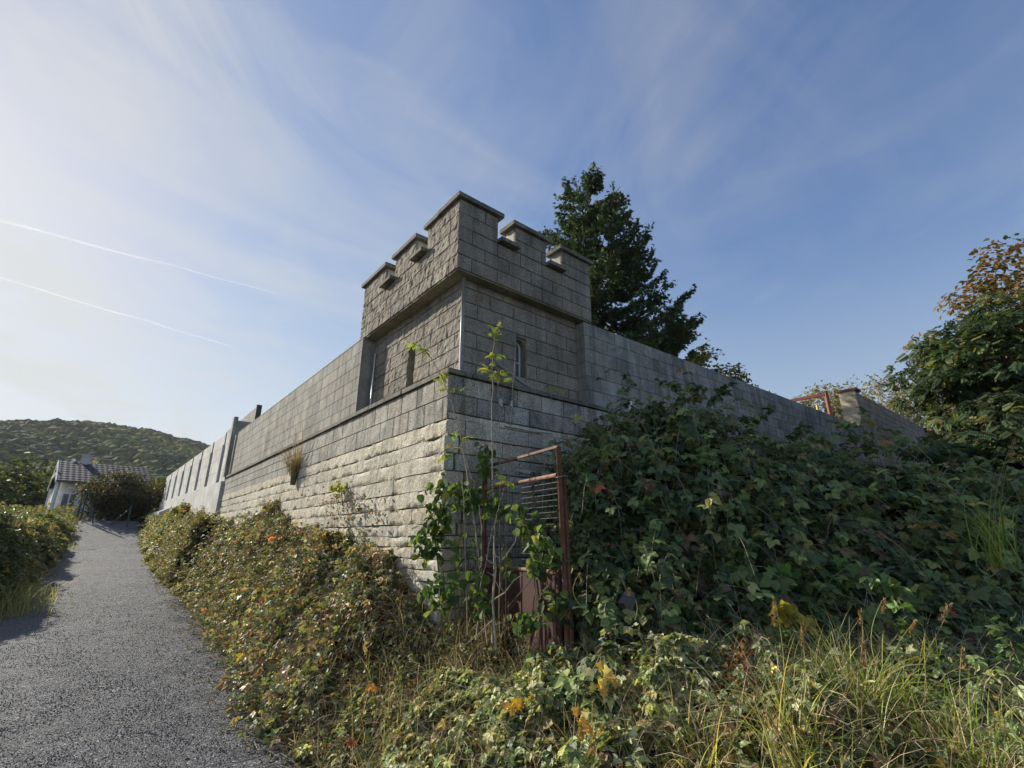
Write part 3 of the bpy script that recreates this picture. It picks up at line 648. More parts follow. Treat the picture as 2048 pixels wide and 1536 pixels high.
# ---- rusty mesh gate
GA, GB = np.array([.395, 4.0, 0]), np.array([-.29, 5.17, 0])
gate = empty('metal_gate', (GA+GB)/2+[0, 0, .3], 'rusty tube gate with wire mesh and solid lower sheet below the tower corner', 'gate')
def gp(u, z): return GA*(1-u)+GB*u+np.array([0, 0, z])
g_ = MB(); g_.tube([gp(0, .2)+[.03, 0, 0], gp(0, 1.3)+[.015, 0, 0], gp(0, 2.33)], .0215, 10); g_.build('gate_post', M_RUST, gate, smooth=True)
g_ = MB(); g_.tube([gp(0, .2)+[.068, .02, 0], gp(0, 2.08)+[.040, .02, 0]], .018, 10); g_.build('hinge_post', M_RUST, gate, smooth=True)
g_ = MB(); g_.tube([gp(1, .2), gp(1, 2.30)], .026, 8); g_.build('gate_post', M_RUST, gate, smooth=True)
g_ = MB(); g_.beam(gp(0, 2.335), gp(1, 2.325), .028, .022); g_.build('top_rail', M_RUST, gate)
g_ = MB(); g_.tube([gp(0.02, 2.10), gp(.99, 2.09)], .018, 8); g_.build('rail', M_RUST, gate, smooth=True)
g_ = MB(); g_.tube([gp(0.03, 1.335), gp(.99, 1.33)], .018, 8); g_.build('rail', M_RUST, gate, smooth=True)
g_ = MB(); g_.beam(gp(0.02, .75), gp(.985, .75), .012, 1.12); g_.build('sheet_panel', M_REDPANEL, gate)
g_ = MB()
for k in range(23): g_.tube([gp(.03+k*.0415, 1.35), gp(.03+k*.0415, 2.09)], .0022, 3, cap=False)
for k in range(16): g_.tube([gp(.02, 1.37+k*.048), gp(.985, 1.37+k*.048)], .0022, 3, cap=False)
g_.build('wire_mesh', M_WIRE, gate)
for z_ in (2.08, 1.42): 
    g_ = MB(); th_ = np.linspace(0, 6.28, 12); g_.tube(np.stack([GA[0]+.025+.055*np.cos(th_), GA[1]+.04*np.sin(th_), z_+.01*np.cos(th_)], -1), .005, 5, cap=False); g_.build('wire_tie', M_WIRE, gate)

# ---- steel frame and yellow stake behind the right wall
rf = empty('steel_frame', W(1.0, 15, 3.5), 'red painted steel frame rising behind the right wall near the pier', 'frame')
def onRw(px, py, a):
    d = ray(px, py); k = (a+OX*LX+OY*LY)/(d[0]*LX+d[1]*LY); p = d*k; return np.array([p[0], p[1], p[2]+EYE])
c0 = onRw(1652, 788, 1.0); c1_ = c0+np.array([LX, LY, 0])*3.6; g_ = MB(); g_.beam(c0*[1, 1, 0]+[0, 0, 3.0], c0+[0, 0, .05], .1, .1); g_.build('upright', M_REDPAINT, rf)
g_ = MB(); g_.beam(c0, c1_*[1, 1, 0]+[0, 0, c0[2]], .1, .1); g_.build('crossbar', M_REDPAINT, rf)
c2_ = onRw(1634, 810, 1.6); g_ = MB(); g_.beam(c2_*[1, 1, 0]+[0, 0, 3.3], c2_, .07, .07); tag(g_.build('stake', M_YELLOW), 'short yellow stake behind the wall beside the red steel frame', 'stake')

# ------------------------------------------------------------------ house, shed and fence posts on the left
hs = empty('white_house', at(150, 1000, 36)*[1, 1, 0]+[0, 0, 1.0], 'white house with dark tiled roof and open gable beyond the path', 'house')
E0 = at(113, 961, 33); dx = np.array([.70, .714, 0]); dg = np.array([-.714, .70, 0]); zb = 1.6; ez_ = E0[2]; rz_ = ez_+1.75; HL = 5.2; HD = 8.6
def hp_(u, v_, z): return np.array([E0[0], E0[1], 0])+dx*u+dg*v_+[0, 0, z]
g_ = MB(); g_.box8([hp_(.25, .5, zb), hp_(HL, .5, zb), hp_(HL, HD-.5, zb), hp_(.25, HD-.5, zb), hp_(.25, .5, ez_-.02), hp_(HL, .5, ez_-.02), hp_(HL, HD-.5, ez_-.02), hp_(.25, HD-.5, ez_-.02)])
g_.add([hp_(.25, .5, ez_-.02), hp_(.25, HD-.5, ez_-.02), hp_(.25, HD/2, rz_-.25)], [[0, 1, 2]]); g_.build('wall', M_WHITE, hs)
m, t = mat_new('dark_roof_tiles'); P = geo(t); wv = t.node('ShaderNodeTexWave', inp={'Vector': t.mapping(P, (1, 1, 1), (0, 0, -math.atan2(.714, .70))), 'Scale': .95, 'Distortion': 0.0}); wv.bands_direction = 'X'
wz = t.node('ShaderNodeTexWave', inp={'Vector': P, 'Scale': 1.5, 'Distortion': 0.0}); wz.bands_direction = 'Z'
finish(t, t.mix(t.math('MULTIPLY', wv.outputs['Fac'], wz.outputs['Fac']), (.025, .028, .038), (.065, .07, .088)), .75, t.math('ADD', wv.outputs['Fac'], wz.outputs['Fac']), .5, .03, .2); M_TILE = m
g_ = MB()
for sgn in (0, 1):
    v0_, v1_ = (-.15, HD/2) if sgn == 0 else (HD+.15, HD/2)
    g_.box8([hp_(0, v0_, ez_-.05), hp_(HL+.3, v0_, ez_-.05), hp_(HL+.3, v1_, rz_), hp_(0, v1_, rz_), hp_(0, v0_, ez_+.05), hp_(HL+.3, v0_, ez_+.05), hp_(HL+.3, v1_, rz_+.1), hp_(0, v1_, rz_+.1)])
rfm = g_.build('roof', M_TILE, hs)
g_ = MB(); g_.beam(hp_(1.5, HD/2-.3, rz_-.3), hp_(1.5, HD/2-.3, rz_+.62), .42, .42); g_.beam(hp_(1.5, HD/2-.3, rz_+.62), hp_(1.5, HD/2-.3, rz_+.68), .52, .52); g_.build('chimney', M_CONC, rfm)
g_ = MB(); g_.tube([hp_(.8, HD/2+.3, rz_-.1), hp_(.8, HD/2+.3, rz_+.3)], .12, 8); g_.build('vent_pipe', M_ZINC, rfm)
g_ = MB(); g_.beam(hp_(-.03, -.15, ez_-.05), hp_(-.03, HD/2, rz_), .06, .22).beam(hp_(-.03, HD+.15, ez_-.05), hp_(-.03, HD/2, rz_), .06, .22); g_.build('verge_board', M_WHITE, hs)
g_ = MB(); g_.beam(hp_(.0, 1.5, ez_+.72), hp_(.0, HD-1.5, ez_+.72), .12, .14); g_.build('tie_beam', M_WHITE, hs)
for v_ in (.3, HD-.3): g_ = MB(); g_.beam(hp_(.15, v_, zb), hp_(.15, v_, ez_), .16, .16); g_.build('gable_post', M_WHITE, hs)
g_ = MB(); g_.beam(hp_(0, -.22, ez_-.02), hp_(HL+.3, -.22, ez_-.02), .14, .10); g_.build('gutter', M_DARKROOF, hs)
g_ = MB(); g_.tube([hp_(1.9, -.2, ez_-.1), hp_(1.6, .42, ez_-.6), hp_(1.6, .42, zb)], .06, 6); g_.build('downpipe', M_DARKROOF, hs)
for (u_, w_) in ((.5, .8), (3.0, 1.2)):
    g_ = MB(); g_.box8([hp_(u_, .46, ez_-2.0), hp_(u_+w_, .46, ez_-2.0), hp_(u_+w_, .52, ez_-2.0), hp_(u_, .52, ez_-2.0), hp_(u_, .46, ez_-.75), hp_(u_+w_, .46, ez_-.75), hp_(u_+w_, .52, ez_-.75), hp_(u_, .52, ez_-.75)])
    f2 = g_.build('window', M_PVC, hs); g_ = MB()
    for s_ in (0, 1):
        x0_, x1_ = u_+.07+s_*w_/2, u_+w_/2-.03+s_*(w_/2-.04)
        g_.box8([hp_(x0_, .445, ez_-1.92), hp_(x1_, .445, ez_-1.92), hp_(x1_, .45, ez_-1.92), hp_(x0_, .45, ez_-1.92), hp_(x0_, .445, ez_-.83), hp_(x1_, .445, ez_-.83), hp_(x1_, .45, ez_-.83), hp_(x0_, .45, ez_-.83)])
    g_.build('pane', M_GLASS, f2)
sh_ = empty('shed', at(305, 1020, 33)*[1, 1, 0]+[0, 0, 1.1], 'low grey shed with flat dark roof at the end of the path', 'shed')
s0_ = at(283, 1020, 33); g_ = MB(); d2 = np.array([.75, .66, 0]); d3 = np.array([-.66, .75, 0]); S0 = s0_*[1, 1, 0]
def sp(u, v_, z): return S0+d2*u+d3*v_+[0, 0, z]
g_.box8([sp(-1.2, 0, 1), sp(5, 0, 1), sp(5, 3, 1), sp(-1.2, 3, 1), sp(-1.2, 0, s0_[2]-.1), sp(5, 0, s0_[2]-.1), sp(5, 3, s0_[2]-.1), sp(-1.2, 3, s0_[2]-.1)]); g_.build('wall', M_CONC, sh_)
g_ = MB(); g_.box8([sp(-1.4, -.3, s0_[2]-.09), sp(5.3, -.3, s0_[2]-.09), sp(5.3, 3.3, s0_[2]+.3), sp(-1.4, 3.3, s0_[2]+.3), sp(-1.4, -.3, s0_[2]+.06), sp(5.3, -.3, s0_[2]+.06), sp(5.3, 3.3, s0_[2]+.45), sp(-1.4, 3.3, s0_[2]+.45)]); g_.build('roof', M_DARKROOF, sh_)
for (top, bot, br, lab) in (((174, 972), (163, 1030), (189, 1036), 'dark green fence post with a brace, in front of the house'), ((262, 1010), (256, 1042), (222, 1040), 'dark green fence post with long slanted brace near the shed')):
    e_ = empty('fence_post', at(*bot, 29), lab, 'fence post', 'fence posts at the end of the path')
    b_ = at(*bot, 29); tp = np.array([b_[0], b_[1]+.0, at(*top, 29)[2]]); g_ = MB(); g_.tube([b_-[0, 0, .8], tp], .045, 6); g_.build('post', M_GREENPOST, e_)
    g_ = MB(); g_.tube([tp-[0, 0, .15], at(*br, 28.4)-[0, 0, .3]], .04, 6); g_.build('brace', M_GREENPOST, e_)

# ------------------------------------------------------------------ trees
def limb(p, q, r0, r1, mb, n=7, wob=.08, sag=0, sides=6, c=(1, 1, 1)):
    p, q = np.array(p, float), np.array(q, float); u = np.linspace(0, 1, n)[:, None]; L_ = np.linalg.norm(q-p)
    wv_ = np.cumsum(rng.normal(0, wob*L_/n, (n, 3)), 0)*np.sin(u*math.pi)
    P_ = p+(q-p)*u+wv_+np.array([0, 0, 1.])*sag*L_*np.sin(u*math.pi); mb.tube(P_, np.linspace(r0, r1, n), sides, c, cap=False); return P_
def broad_tree(name, base, top, crowns, label, cols, wts, nclump, nleaf, ls, T, group=None, clump=.55, mat=M_LEAF, trunk_r=.14, up=.4, bark=M_BARK, dens=1.0, fl=(1, 1, .75)):
    base = np.array(base, float); e = empty(name, base, label, 'tree', group); tb, lb = MB(), MB()
    TP = limb(base-[0, 0, .3], top, trunk_r, trunk_r*.35, tb, 10, .04, 0, 9)
    pts = []
    wt = np.array([c[3]**3 for c in crowns]); 
    for k in range(nclump):
        c = crowns[rng.choice(len(crowns), p=wt/wt.sum())]; d = norm(rng.normal(0, 1, 3)); r = rng.uniform(.35, 1.0)**.6
        p = np.array(c[:3])+d*r*np.array([c[3], c[3], c[3]*c[4]]); pts.append(p)
        if k % 2 == 0:
            s = TP[rng.integers(3, 10)] if p[2] > TP[5][2] else TP[rng.integers(2, 6)]
            limb(s, p, trunk_r*rng.uniform(.12, .3), .008, lb, 6, .12, .05, 4)
    tb.build('trunk', bark, e, smooth=True); lb.build('branches', bark, e, smooth=True)
    pts = np.array(pts); cen = np.average(np.array([c[:3] for c in crowns]), axis=0, weights=wt)
    k = rng.integers(0, len(pts), nleaf); off = rng.normal(0, 1, (nleaf, 3)); off = norm(off)*rng.random((nleaf, 1))**.5*clump*np.array(fl)
    P_ = pts[k]+off; N_ = norm(P_-cen)*.5+norm(off)*.3+[0, 0, up]; tone = rng.uniform(.7, 1.3, len(pts))[k]
    C = palette(nleaf, cols, wts)*tone[:, None]
    V, Fl, C = leaves(P_, N_, rng.uniform(.7, 1.25, nleaf)*ls, C, T, .45, norm(P_-pts[k])+[0, 0, -.25], .5)
    mk('crown', V, Fl, mat, e, C); return e

# conifer behind the tower
con = empty('fir_tree', (3.1, 16, .4), 'tall dark fir tree with upturned tips behind the tower', 'tree')
tb, br = MB(), MB(); TX, TY = 3.10, 16.0
tb.tube([(TX, TY, .3), (TX+.05, TY, 6), (TX-.05, TY, 11), (TX-.05, TY, 15.0)], [.26, .19, .1, .02], 9); tb.build('trunk', M_BARK, con, smooth=True)
zs = np.concatenate([np.linspace(6.2, 15.3, 105), rng.uniform(6.5, 12, 50)]); SP, SD, SN = [], [], []
zs = np.concatenate([zs, rng.uniform(6.8, 9.6, 30)+100])
for z_ in zs:
    az_ = rng.uniform(0, 2*math.pi)
    if z_ > 50: z_ -= 100; az_ = rng.normal(0, .5)
    c_, s_ = math.cos(az_), math.sin(az_)
    lr = np.interp(z_, [5.5, 7, 8.5, 9.3, 10.2, 11, 12, 13, 14, 14.8, 15.5], [3.4, 4.2, 4.5, 4.5, 3.0, 3.0, 2.5, 2.4, 1.75, 1.1, .4])
    ll = np.interp(z_, [5.5, 8, 10, 12, 13.4, 14.4, 15.5], [3.2, 3.2, 2.6, 2.2, 1.95, 1.1, .35])
    lx_ = lr if c_ > 0 else ll; ly_ = min(3.2, .5*(lr+ll)); Lb = .86*((c_/lx_)**2+(s_/ly_)**2)**-.5*rng.uniform(.74, 1.04)
    rise = np.interp(z_, [5.5, 9, 12, 14, 15.4], [-.12, .0, .30, .75, 1.6]); m_ = 9; u = np.linspace(0, 1, m_)
    R_ = Lb*u; Zc = z_-.35+rise*Lb*u*.75-.18*Lb*np.sin(u*math.pi)+.16*Lb*u**3
    zmx = 15.6; Zc = np.minimum(Zc, zmx+.4)
    P_ = np.stack([TX+c_*R_, TY+s_*R_, Zc], -1); P_[1:] += rng.normal(0, .04, (m_-1, 3)); br.tube(P_, np.linspace(.045, .01, m_), 5, cap=False)
    nt_ = int(7+Lb*6)
    for q in range(nt_):
        u0 = rng.uniform(.15, 1)**.7; ii = u0*(m_-1); i0 = min(int(ii), m_-2); p0 = P_[i0]+(P_[i0+1]-P_[i0])*(ii-i0)
        sd = rng.choice([-1, 1]); fd_ = np.array([c_*.7-s_*sd*.8, s_*.7+c_*sd*.8, rng.uniform(-.15, .5)]); fd_ = fd_/np.linalg.norm(fd_)
        l2 = (.28+.42*(1-u0)+.12*rng.random())*min(1, Lb/2+.35); ns = max(3, int(l2/.055))
        w_ = np.linspace(.1, 1, ns)[:, None]; tp = p0+fd_*l2*w_+np.array([0, 0, 1])*(-.12*l2*np.sin(w_*3.1)+.18*l2*w_**2)
        SP.append(tp); SD.append(np.repeat(fd_[None], ns, 0)); 
        if q % 3 == 0: br.tube([p0, tp[ns//2], tp[-1]], [.01, .007, .003], 3, cap=False)
SP = np.concatenate(SP); SD = np.concatenate(SD); k3 = 2
SP = np.repeat(SP, k3, 0)+rng.normal(0, .028, (len(SP)*k3, 3)); SD = np.repeat(SD, k3, 0)
br.build('branches', M_BARK, con)
nn = len(SP); C = palette(nn, [(.032, .055, .030), (.05, .075, .033), (.075, .095, .038), (.022, .038, .024)], [4, 3, 1.6, 2.4], .25)
V, Fl, C = leaves(SP, [0, 0, 1.0], rng.uniform(.09, .17, nn), C, T_NEED, .7, SD+[0, 0, .15], .35); mk('crown', V, Fl, M_NEEDLE, con, C)
print('needles', nn)
# cones hanging in the upper crown are skipped; small tree with yellow leaves further along
p = at(1418, 745, 13.2)
broad_tree('young_tree', (p[0], p[1], .3), p+[0, 0, -.2], [(p[0]-.25, p[1], p[2]+.0, .8, .7), (p[0]+.35, p[1], p[2]-.5, .85, .7), (p[0]+.9, p[1], p[2]-1.0, .8, .6)], 'young tree with yellow green leaves peeping over the right wall beside the fir', [(.13, .15, .03), (.28, .24, .05), (.06, .09, .03)], [3, 3, 1.5], 90, 2600, .11, T_OVAL, None, .28, trunk_r=.06)
# ash like tree on the right
p = at(1985, 800, 8.6)
broad_tree('ash_tree', (9.3, 8.9, -.2), (9.4, 8.9, 5.0), [(9.35, 8.7, 4.6, 1.45, .75), (8.45, 8.5, 3.45, 1.15, .7), (7.75, 8.6, 3.0, .75, .55), (10.2, 8.9, 5.1, 1.6, .8), (10.6, 8.8, 3.4, 1.7, .8), (8.9, 8.5, 2.5, 1.3, .7), (10.2, 8.3, 1.9, 1.7, .7), (8.35, 8.7, 4.55, .55, .8)],
           'green pinnate leaved ash tree at the far right edge beside the brambles', [(.06, .10, .048), (.04, .07, .036), (.10, .135, .055), (.20, .20, .06), (.24, .15, .06)], [4, 3, 2.5, 1.1, .25], 360, 15500, .165, T_PIN, None, .36, trunk_r=.12, up=.6, fl=(1, 1, .45))
p = at(1890, 660, 14)
broad_tree('autumn_tree', (15.0, 13.5, .0), (15.2, 13.6, 8.0), [(15.4, 13.4, 8.3, 1.5, .9), (16.6, 13.4, 9.6, 1.4, 1.0), (14.6, 13.5, 7.2, 1.2, .8), (13.4, 13.6, 6.8, 1.0, .7), (16.2, 13.6, 7.0, 1.8, .8), (14.8, 13.6, 5.3, 2.0, .8)],
           'tree turning orange and rusty red rising behind the ash at the right edge', [(.26, .14, .07), (.17, .10, .06), (.22, .17, .07), (.10, .12, .05)], [3, 3, 2, 3], 260, 9000, .17, T_OVAL, None, .5, trunk_r=.15)
for (px, py, Y_, r_, lab) in ((1655, 800, 24, 1.35, 'thin pale tree with sparse leaves behind the red frame'), (1760, 795, 27, 2.2, 'thin bare twigged tree behind the sunlit pier end')):
    p = at(px, py, Y_); broad_tree('sparse_tree', (p[0], p[1], .5), p+[0, 0, .5], [(p[0], p[1], p[2]-.2, r_, .8), (p[0]+.8*r_, p[1], p[2]-.6, r_*.8, .7)], lab, [(.25, .23, .13), (.17, .18, .09), (.32, .27, .17)], [1, 1, 1], 150, 2300, .15, T_OVAL, 'sparse trees beyond the right wall', .42, trunk_r=.09, bark=M_TWIG)
p = at(1850, 870, 22); broad_tree('roadside_tree', (p[0], p[1], .3), p+[0, 0, 1.0], [(p[0], p[1], p[2], 2.2, .6), (p[0]+3, p[1], p[2]-.3, 2.4, .6), (p[0]-2.2, p[1]+1, p[2]-.4, 1.3, .6)], 'low bushy tree with yellowing leaves beyond the end wall', [(.16, .15, .05), (.26, .20, .07), (.07, .09, .035)], [2, 2, 2], 150, 4500, .2, T_OVAL, None, .6, trunk_r=.1)
# dark small tree before the house
p = at(235, 985, 31.5)
broad_tree('plum_tree', (p[0]+.6, p[1], 2.0), p+[.4, 0, .3], [(p[0]+.1, p[1], p[2]+.1, 2.0, .62), (p[0]+1.7, p[1], p[2]-.2, 1.7, .65), (p[0]-1.2, p[1], p[2]-.3, 1.3, .7), (p[0]+.6, p[1], p[2]-1.0, 2.0, .5)], 'dark bronze leaved plum tree in front of the white house', [(.055, .05, .03), (.075, .07, .035), (.10, .075, .045), (.05, .065, .03)], [3, 3, 2, 2], 260, 8500, .15, T_OVAL, None, .6, trunk_r=.11)
for i_, (px, py, Y_, r_, lab) in enumerate(((40, 930, 60, 6.0, 'broad green tree left of the white house'), (100, 905, 72, 7, 'dark green tree behind the gable of the white house'), (330, 950, 62, 5.0, 'ochre green tree behind the plum tree by the wall end'), (230, 925, 75, 6.5, 'bushy green tree behind the roof of the white house'))):
    p = at(px, py, Y_); broad_tree('woodland_tree', (p[0], p[1], 1.5), p+[0, 0, -1], [(p[0], p[1], p[2]-r_*.8, r_, .7), (p[0]+r_*.7, p[1], p[2]-r_*.9, r_*.8, .7), (p[0]-r_*.7, p[1], p[2]-r_, r_*.8, .7)], lab, [(.05, .075, .025), (.08, .095, .03), (.12, .11, .035)], [3, 2, 1], 200, 5200, .75, T_OVAL, 'trees at the foot of the hill', 1.5, trunk_r=.3)

# ------------------------------------------------------------------ undergrowth
HMa = lambda a: np.interp(a, [-30, -3, -.8, -.2, .4, 1.0, 2, 3, 4.5, 6, 8, 10.5, 12, 15, 20, 24, 30, 40], [.8, .85, .88, .95, 1.15, 1.35, 1.65, 1.85, 2.15, 2.2, 1.95, 1.72, 1.75, 1.98, 1.95, 1.72, 1.1, .3])
def bank_top(x, y):
    a, b = AB(x, y); d = b-edgeR(a)
    lim = np.where(a > 12, .33, np.where(a > -.3, .55, .75))
    ex_ = np.where((a > -.3) & (a < 12), 1.9, 1.5); lim = np.where((a > -.3) & (a < 12), .66, lim)
    return ground_z(x, y)+HMa(a)*(1-np.exp(-(np.clip(d, 0, 9)/lim)**ex_))*(1+.20*fbm(x*1.5, y*1.5)+.10*vnoise(x*4.5, y*4.5))
CR = lambda x: np.interp(x, [.5, .75, 1.2, 1.8, 2.3, 3.2, 4.2, 5.2, 7, 10], [1.7, 2.05, 2.48, 2.78, 2.42, 2.30, 2.18, 2.02, 2.1, 2.4])
def mound_top(x, y):
    f = sst((y-3.55-.04*x)/1.75); left = sst((x-.40)/.35)
    return (.8+(CR(x)-.8)*f*(1+.13*fbm(x*1.5, y*1.5, 5)+.07*vnoise(x*3.6, y*3.6, 3)))*left*(y > 3.2)+0.03
def surf_pts(fn, inside, n, xr, yr, depth=.12, box=None):
    P_, N_ = [], []; cnt = 0
    while cnt < n:
        x = rng.uniform(*xr, n*2); y = rng.uniform(*yr, n*2); k = inside(x, y); x, y = x[k], y[k]
        e = .04; z = fn(x, y); gx = (fn(x+e, y)-z)/e; gy = (fn(x, y+e)-z)/e; ar = np.sqrt(1+gx**2+gy**2)
        k = rng.random(len(x)) < np.minimum(ar/4.5, 1); x, y, z, gx, gy, ar = [q[k] for q in (x, y, z, gx, gy, ar)]
        nv = np.stack([-gx, -gy, np.ones(len(x))], -1)/ar[:, None]; dd = np.minimum(rng.exponential(depth, len(x)), .5)-.05
        p = np.stack([x, y, z], -1)-nv*dd[:, None]; sc_ = 5.5 if depth > .06 else 9.0
        g_ = vnoise(p[:, 0]*sc_, p[:, 1]*sc_, p[:, 2]*sc_)+.5*vnoise(p[:, 0]*sc_*2.3, p[:, 1]*sc_*2.3, p[:, 2]*sc_*2.3+7)
        kp = rng.random(len(p)) < np.clip(.62+g_*1.5, .05, 1); p = p+nv*(.07*g_)[:, None]; p, nv = p[kp], nv[kp]
        P_.append(p); N_.append(nv); cnt += len(p)
        if len(x) == 0: break
    return np.concatenate(P_)[:n], np.concatenate(N_)[:n]
def hull(fn, inside, xr, yr, off, step=.08):
    xs = np.arange(xr[0], xr[1], step); ys = np.arange(yr[0], yr[1], step)
    X_, Y_ = np.meshgrid(xs, ys); Z_ = fn(X_, Y_)-off; V_ = np.stack([X_, Y_, Z_], -1).reshape(-1, 3); ok = inside(X_, Y_).ravel()
    nx = len(xs); i_, j_ = np.meshgrid(np.arange(nx-1), np.arange(len(ys)-1)); i_ = i_.ravel(); j_ = j_.ravel(); f_ = np.stack([j_*nx+i_, j_*nx+i_+1, (j_+1)*nx+i_+1, (j_+1)*nx+i_], -1)
    f_ = f_[ok[f_].all(1)]; us = np.unique(f_); mp = np.zeros(len(V_), int); mp[us] = np.arange(len(us)); return V_[us], mp[f_]
m, t = mat_new('thicket_shade_hull'); P = geo(t); nn_ = t.noise(P, 22, 5, .7)
finish(t, t.mix(t.ramp(nn_, [(.35, 0.0), (.65, 1.0)]), (.012, .014, .008), (.045, .04, .022)), .95, nn_, 1.0, .05, .05); M_SHADEHULL = m  # near-black colour stands in for the shade deep between the leaves
def view_ok(P_, marg=140):
    x, y, z = P_[:, 0], P_[:, 1], P_[:, 2]-EYE; dpt = math.cos(PITCH)*y+math.sin(PITCH)*z; up_ = -math.sin(PITCH)*y+math.cos(PITCH)*z
    px = 1024+F*x/np.maximum(dpt, .05); py = 768-F*up_/np.maximum(dpt, .05)
    return (dpt > .3) & (px > -marg*2.5) & (px < 2048+marg*2.5) & (py < 1536+marg*1.5)
def bramble(name, fn, inside, xr, yr, n, label, cols, wts, ls=.055, T=T_TRI, depth=.13, group=None, cat='bush', mat=M_GLOSS, jit=.55, stems=50, hoff=.16, step=.08, canes=0, dry=0, face=None, cdens=.045, csc=1.0):
    P_, N_ = surf_pts(fn, inside, n, xr, yr, depth); k = view_ok(P_); P_, N_ = P_[k], N_[k]
    b_ = [P_[:, 0].mean(), P_[:, 1].mean(), float(ground_z(P_[:, 0].mean(), P_[:, 1].mean()))]
    e = empty(name, b_, label, cat, group); sz = rng.uniform(.5, 1.45, len(P_))*ls
    patch = 1+.30*fbm(P_[:, 0]*2.2, P_[:, 1]*2.2, P_[:, 2]*2.2, 3)
    C = palette(len(P_), cols, wts)*np.clip(patch, .4, 1.8)[:, None]
    Nf = N_*.7+[0, 0, .35]+np.array(SUND)*(.45 if face is None else 0)
    if face is not None: Nf = Nf+np.array(face)
    Vs, Fs_, Cs, o_n = [], [], [], 0
    V, Fl, C = leaves(P_, Nf, sz, C, T, jit); Vs.append(V); Fs_.append(Fl[0]); Cs.append(C); o_n += len(V)
    cb2 = MB(); nc = int(len(P_)*cdens); ci = rng.integers(0, len(P_), nc); LP, LN, LD = [], [], []
    for q in ci:
        az_ = rng.uniform(0, 6.28); hd_ = norm(N_[q]*[1, 1, .3]*.9+[math.cos(az_), math.sin(az_), 0]); Lc = rng.uniform(.16, .55)*csc; u = np.linspace(0, 1, 7)[:, None]
        ri = rng.uniform(.15, .8); cv_ = P_[q]-N_[q]*.12+hd_*Lc*u*[1, 1, .5]+np.array([0, 0, 1.])*Lc*(ri*np.sin(u*2.4)-.35*u**2.5)
        cb2.tube(cv_, np.linspace(.0035, .0012, 7), 3, cap=False); kk = rng.integers(5, 10); uu_ = rng.uniform(.25, 1.0, kk)*6; i0 = np.minimum(uu_.astype(int), 5)
        LP.append(cv_[i0]+(cv_[i0+1]-cv_[i0])*(uu_-i0)[:, None]+rng.normal(0, .018*csc, (kk, 3))); LN.append(np.repeat((N_[q]*.4+[0, 0, .7])[None], kk, 0)); LD.append(norm(rng.normal(0, 1, (kk, 3))*[1, 1, .4]+hd_*.5-[0, 0, .25]))
    if nc:
        LP = np.concatenate(LP); m_ = len(LP); LN = np.concatenate(LN)+(np.array(face) if face is not None else 0); cc2 = palette(m_, cols, wts)*1.12*np.repeat(rng.uniform(.75, 1.3, nc), [len(x) for x in LD])[:, None]
        V, Fl, C = leaves(LP, LN, rng.uniform(.55, 1.25, m_)*ls, cc2, T, jit*.8, np.concatenate(LD), .3); Vs.append(V); Fs_.append(Fl[0]+o_n); Cs.append(C)
        cb2.build('canes', M_TWIG, e)
    mk('foliage', np.concatenate(Vs), np.concatenate(Fs_), mat, e, np.concatenate(Cs))
    V, Fh = hull(fn, inside, xr, yr, hoff, step); mk('shade_hull', V, Fh, M_SHADEHULL, e, smooth=True)  # added dark sheet below the foliage, inner shade put into its colour
    sb = MB(); idx = rng.integers(0, len(P_), stems)
    for i_ in idx:
        p = P_[i_]+N_[i_]*.03; az_ = rng.uniform(0, 6.28); L_ = rng.uniform(.25, .8); u = np.linspace(-.5, .5, 7)
        q = np.stack([p[0]+math.cos(az_)*L_*u, p[1]+math.sin(az_)*L_*u, np.zeros(7)], -1); q[:, 2] = fn(q[:, 0], q[:, 1])+.03-.25*u**2*L_+rng.uniform(-.04, .04); sb.tube(q, [.003, .004, .004, .004, .003, .003, .002], 4, cap=False)
    if stems: sb.build('stems', M_TWIG, e)
    return e
WT_SUN = [2.2, 1.9, 2.8, 3.0, 1.8, .16, .04, 2.3]
bkx = lambda lo, hi: (lambda x, y: (lambda a, b: (a > lo+.25*vnoise(b*3, lo)) & (a <= hi+.25*vnoise(b*3, hi)) & (b > edgeR(a)-.05) & (b < np.where(a > BR-.02, BL-.01, 9)))(*AB(x, y)))
def rect_of(lo, hi, b0, b1):
    c_ = np.array([W(q, r, 0)[:2] for q in (lo-.4, hi+.4) for r in (b0, b1)]); return (c_[:, 0].min(), c_[:, 0].max()), (c_[:, 1].min(), c_[:, 1].max())
segs = [(.15, 2.3, 17000, 'low bramble and dry stalk clump against the wall just left of the corner', 'T'), (2.3, 5.2, 16000, 'tall bramble bush with orange and red leaves against the stone wall', 'T'), (5.2, 8.4, 12000, 'bramble bush left of the ornamental grass along the path', 'T'),
        (8.4, 12.2, 8500, 'rounded bramble bush at the end of the stone wall', 'T'), (12.2, 18.0, 9000, 'dark rounded bramble bush below the concrete footing', 'F'), (18, 32, 9000, 'low yellow green hedge along the concrete footing by the far path', 'F')]
for (lo, hi, n_, lab, q) in segs:
    xr, yr = rect_of(lo, hi, -1.9, -.2)
    wts = list(WT_SUN)
    if lo in (2.3,): wts[5] = .4; wts[6] = .14; wts[4] = 2.4; wts[7] = 2.0
    if lo > 17: wts = [2, .5, 4, 5, 1, .6, .1, .5]
    bramble('bramble_bush', bank_top, bkx(lo, hi), xr, yr, n_, lab, [tuple(1.18*v_ for v_ in c_) for c_ in G_BR], wts, .060 if q == 'T' else .06+.03*(lo > 17), T_TRI if lo < 5 else T_TRIFAR, .10, 'brambles along the left wall', 'bush', M_GLOSS, .6, 80 if lo < 6 else 20)
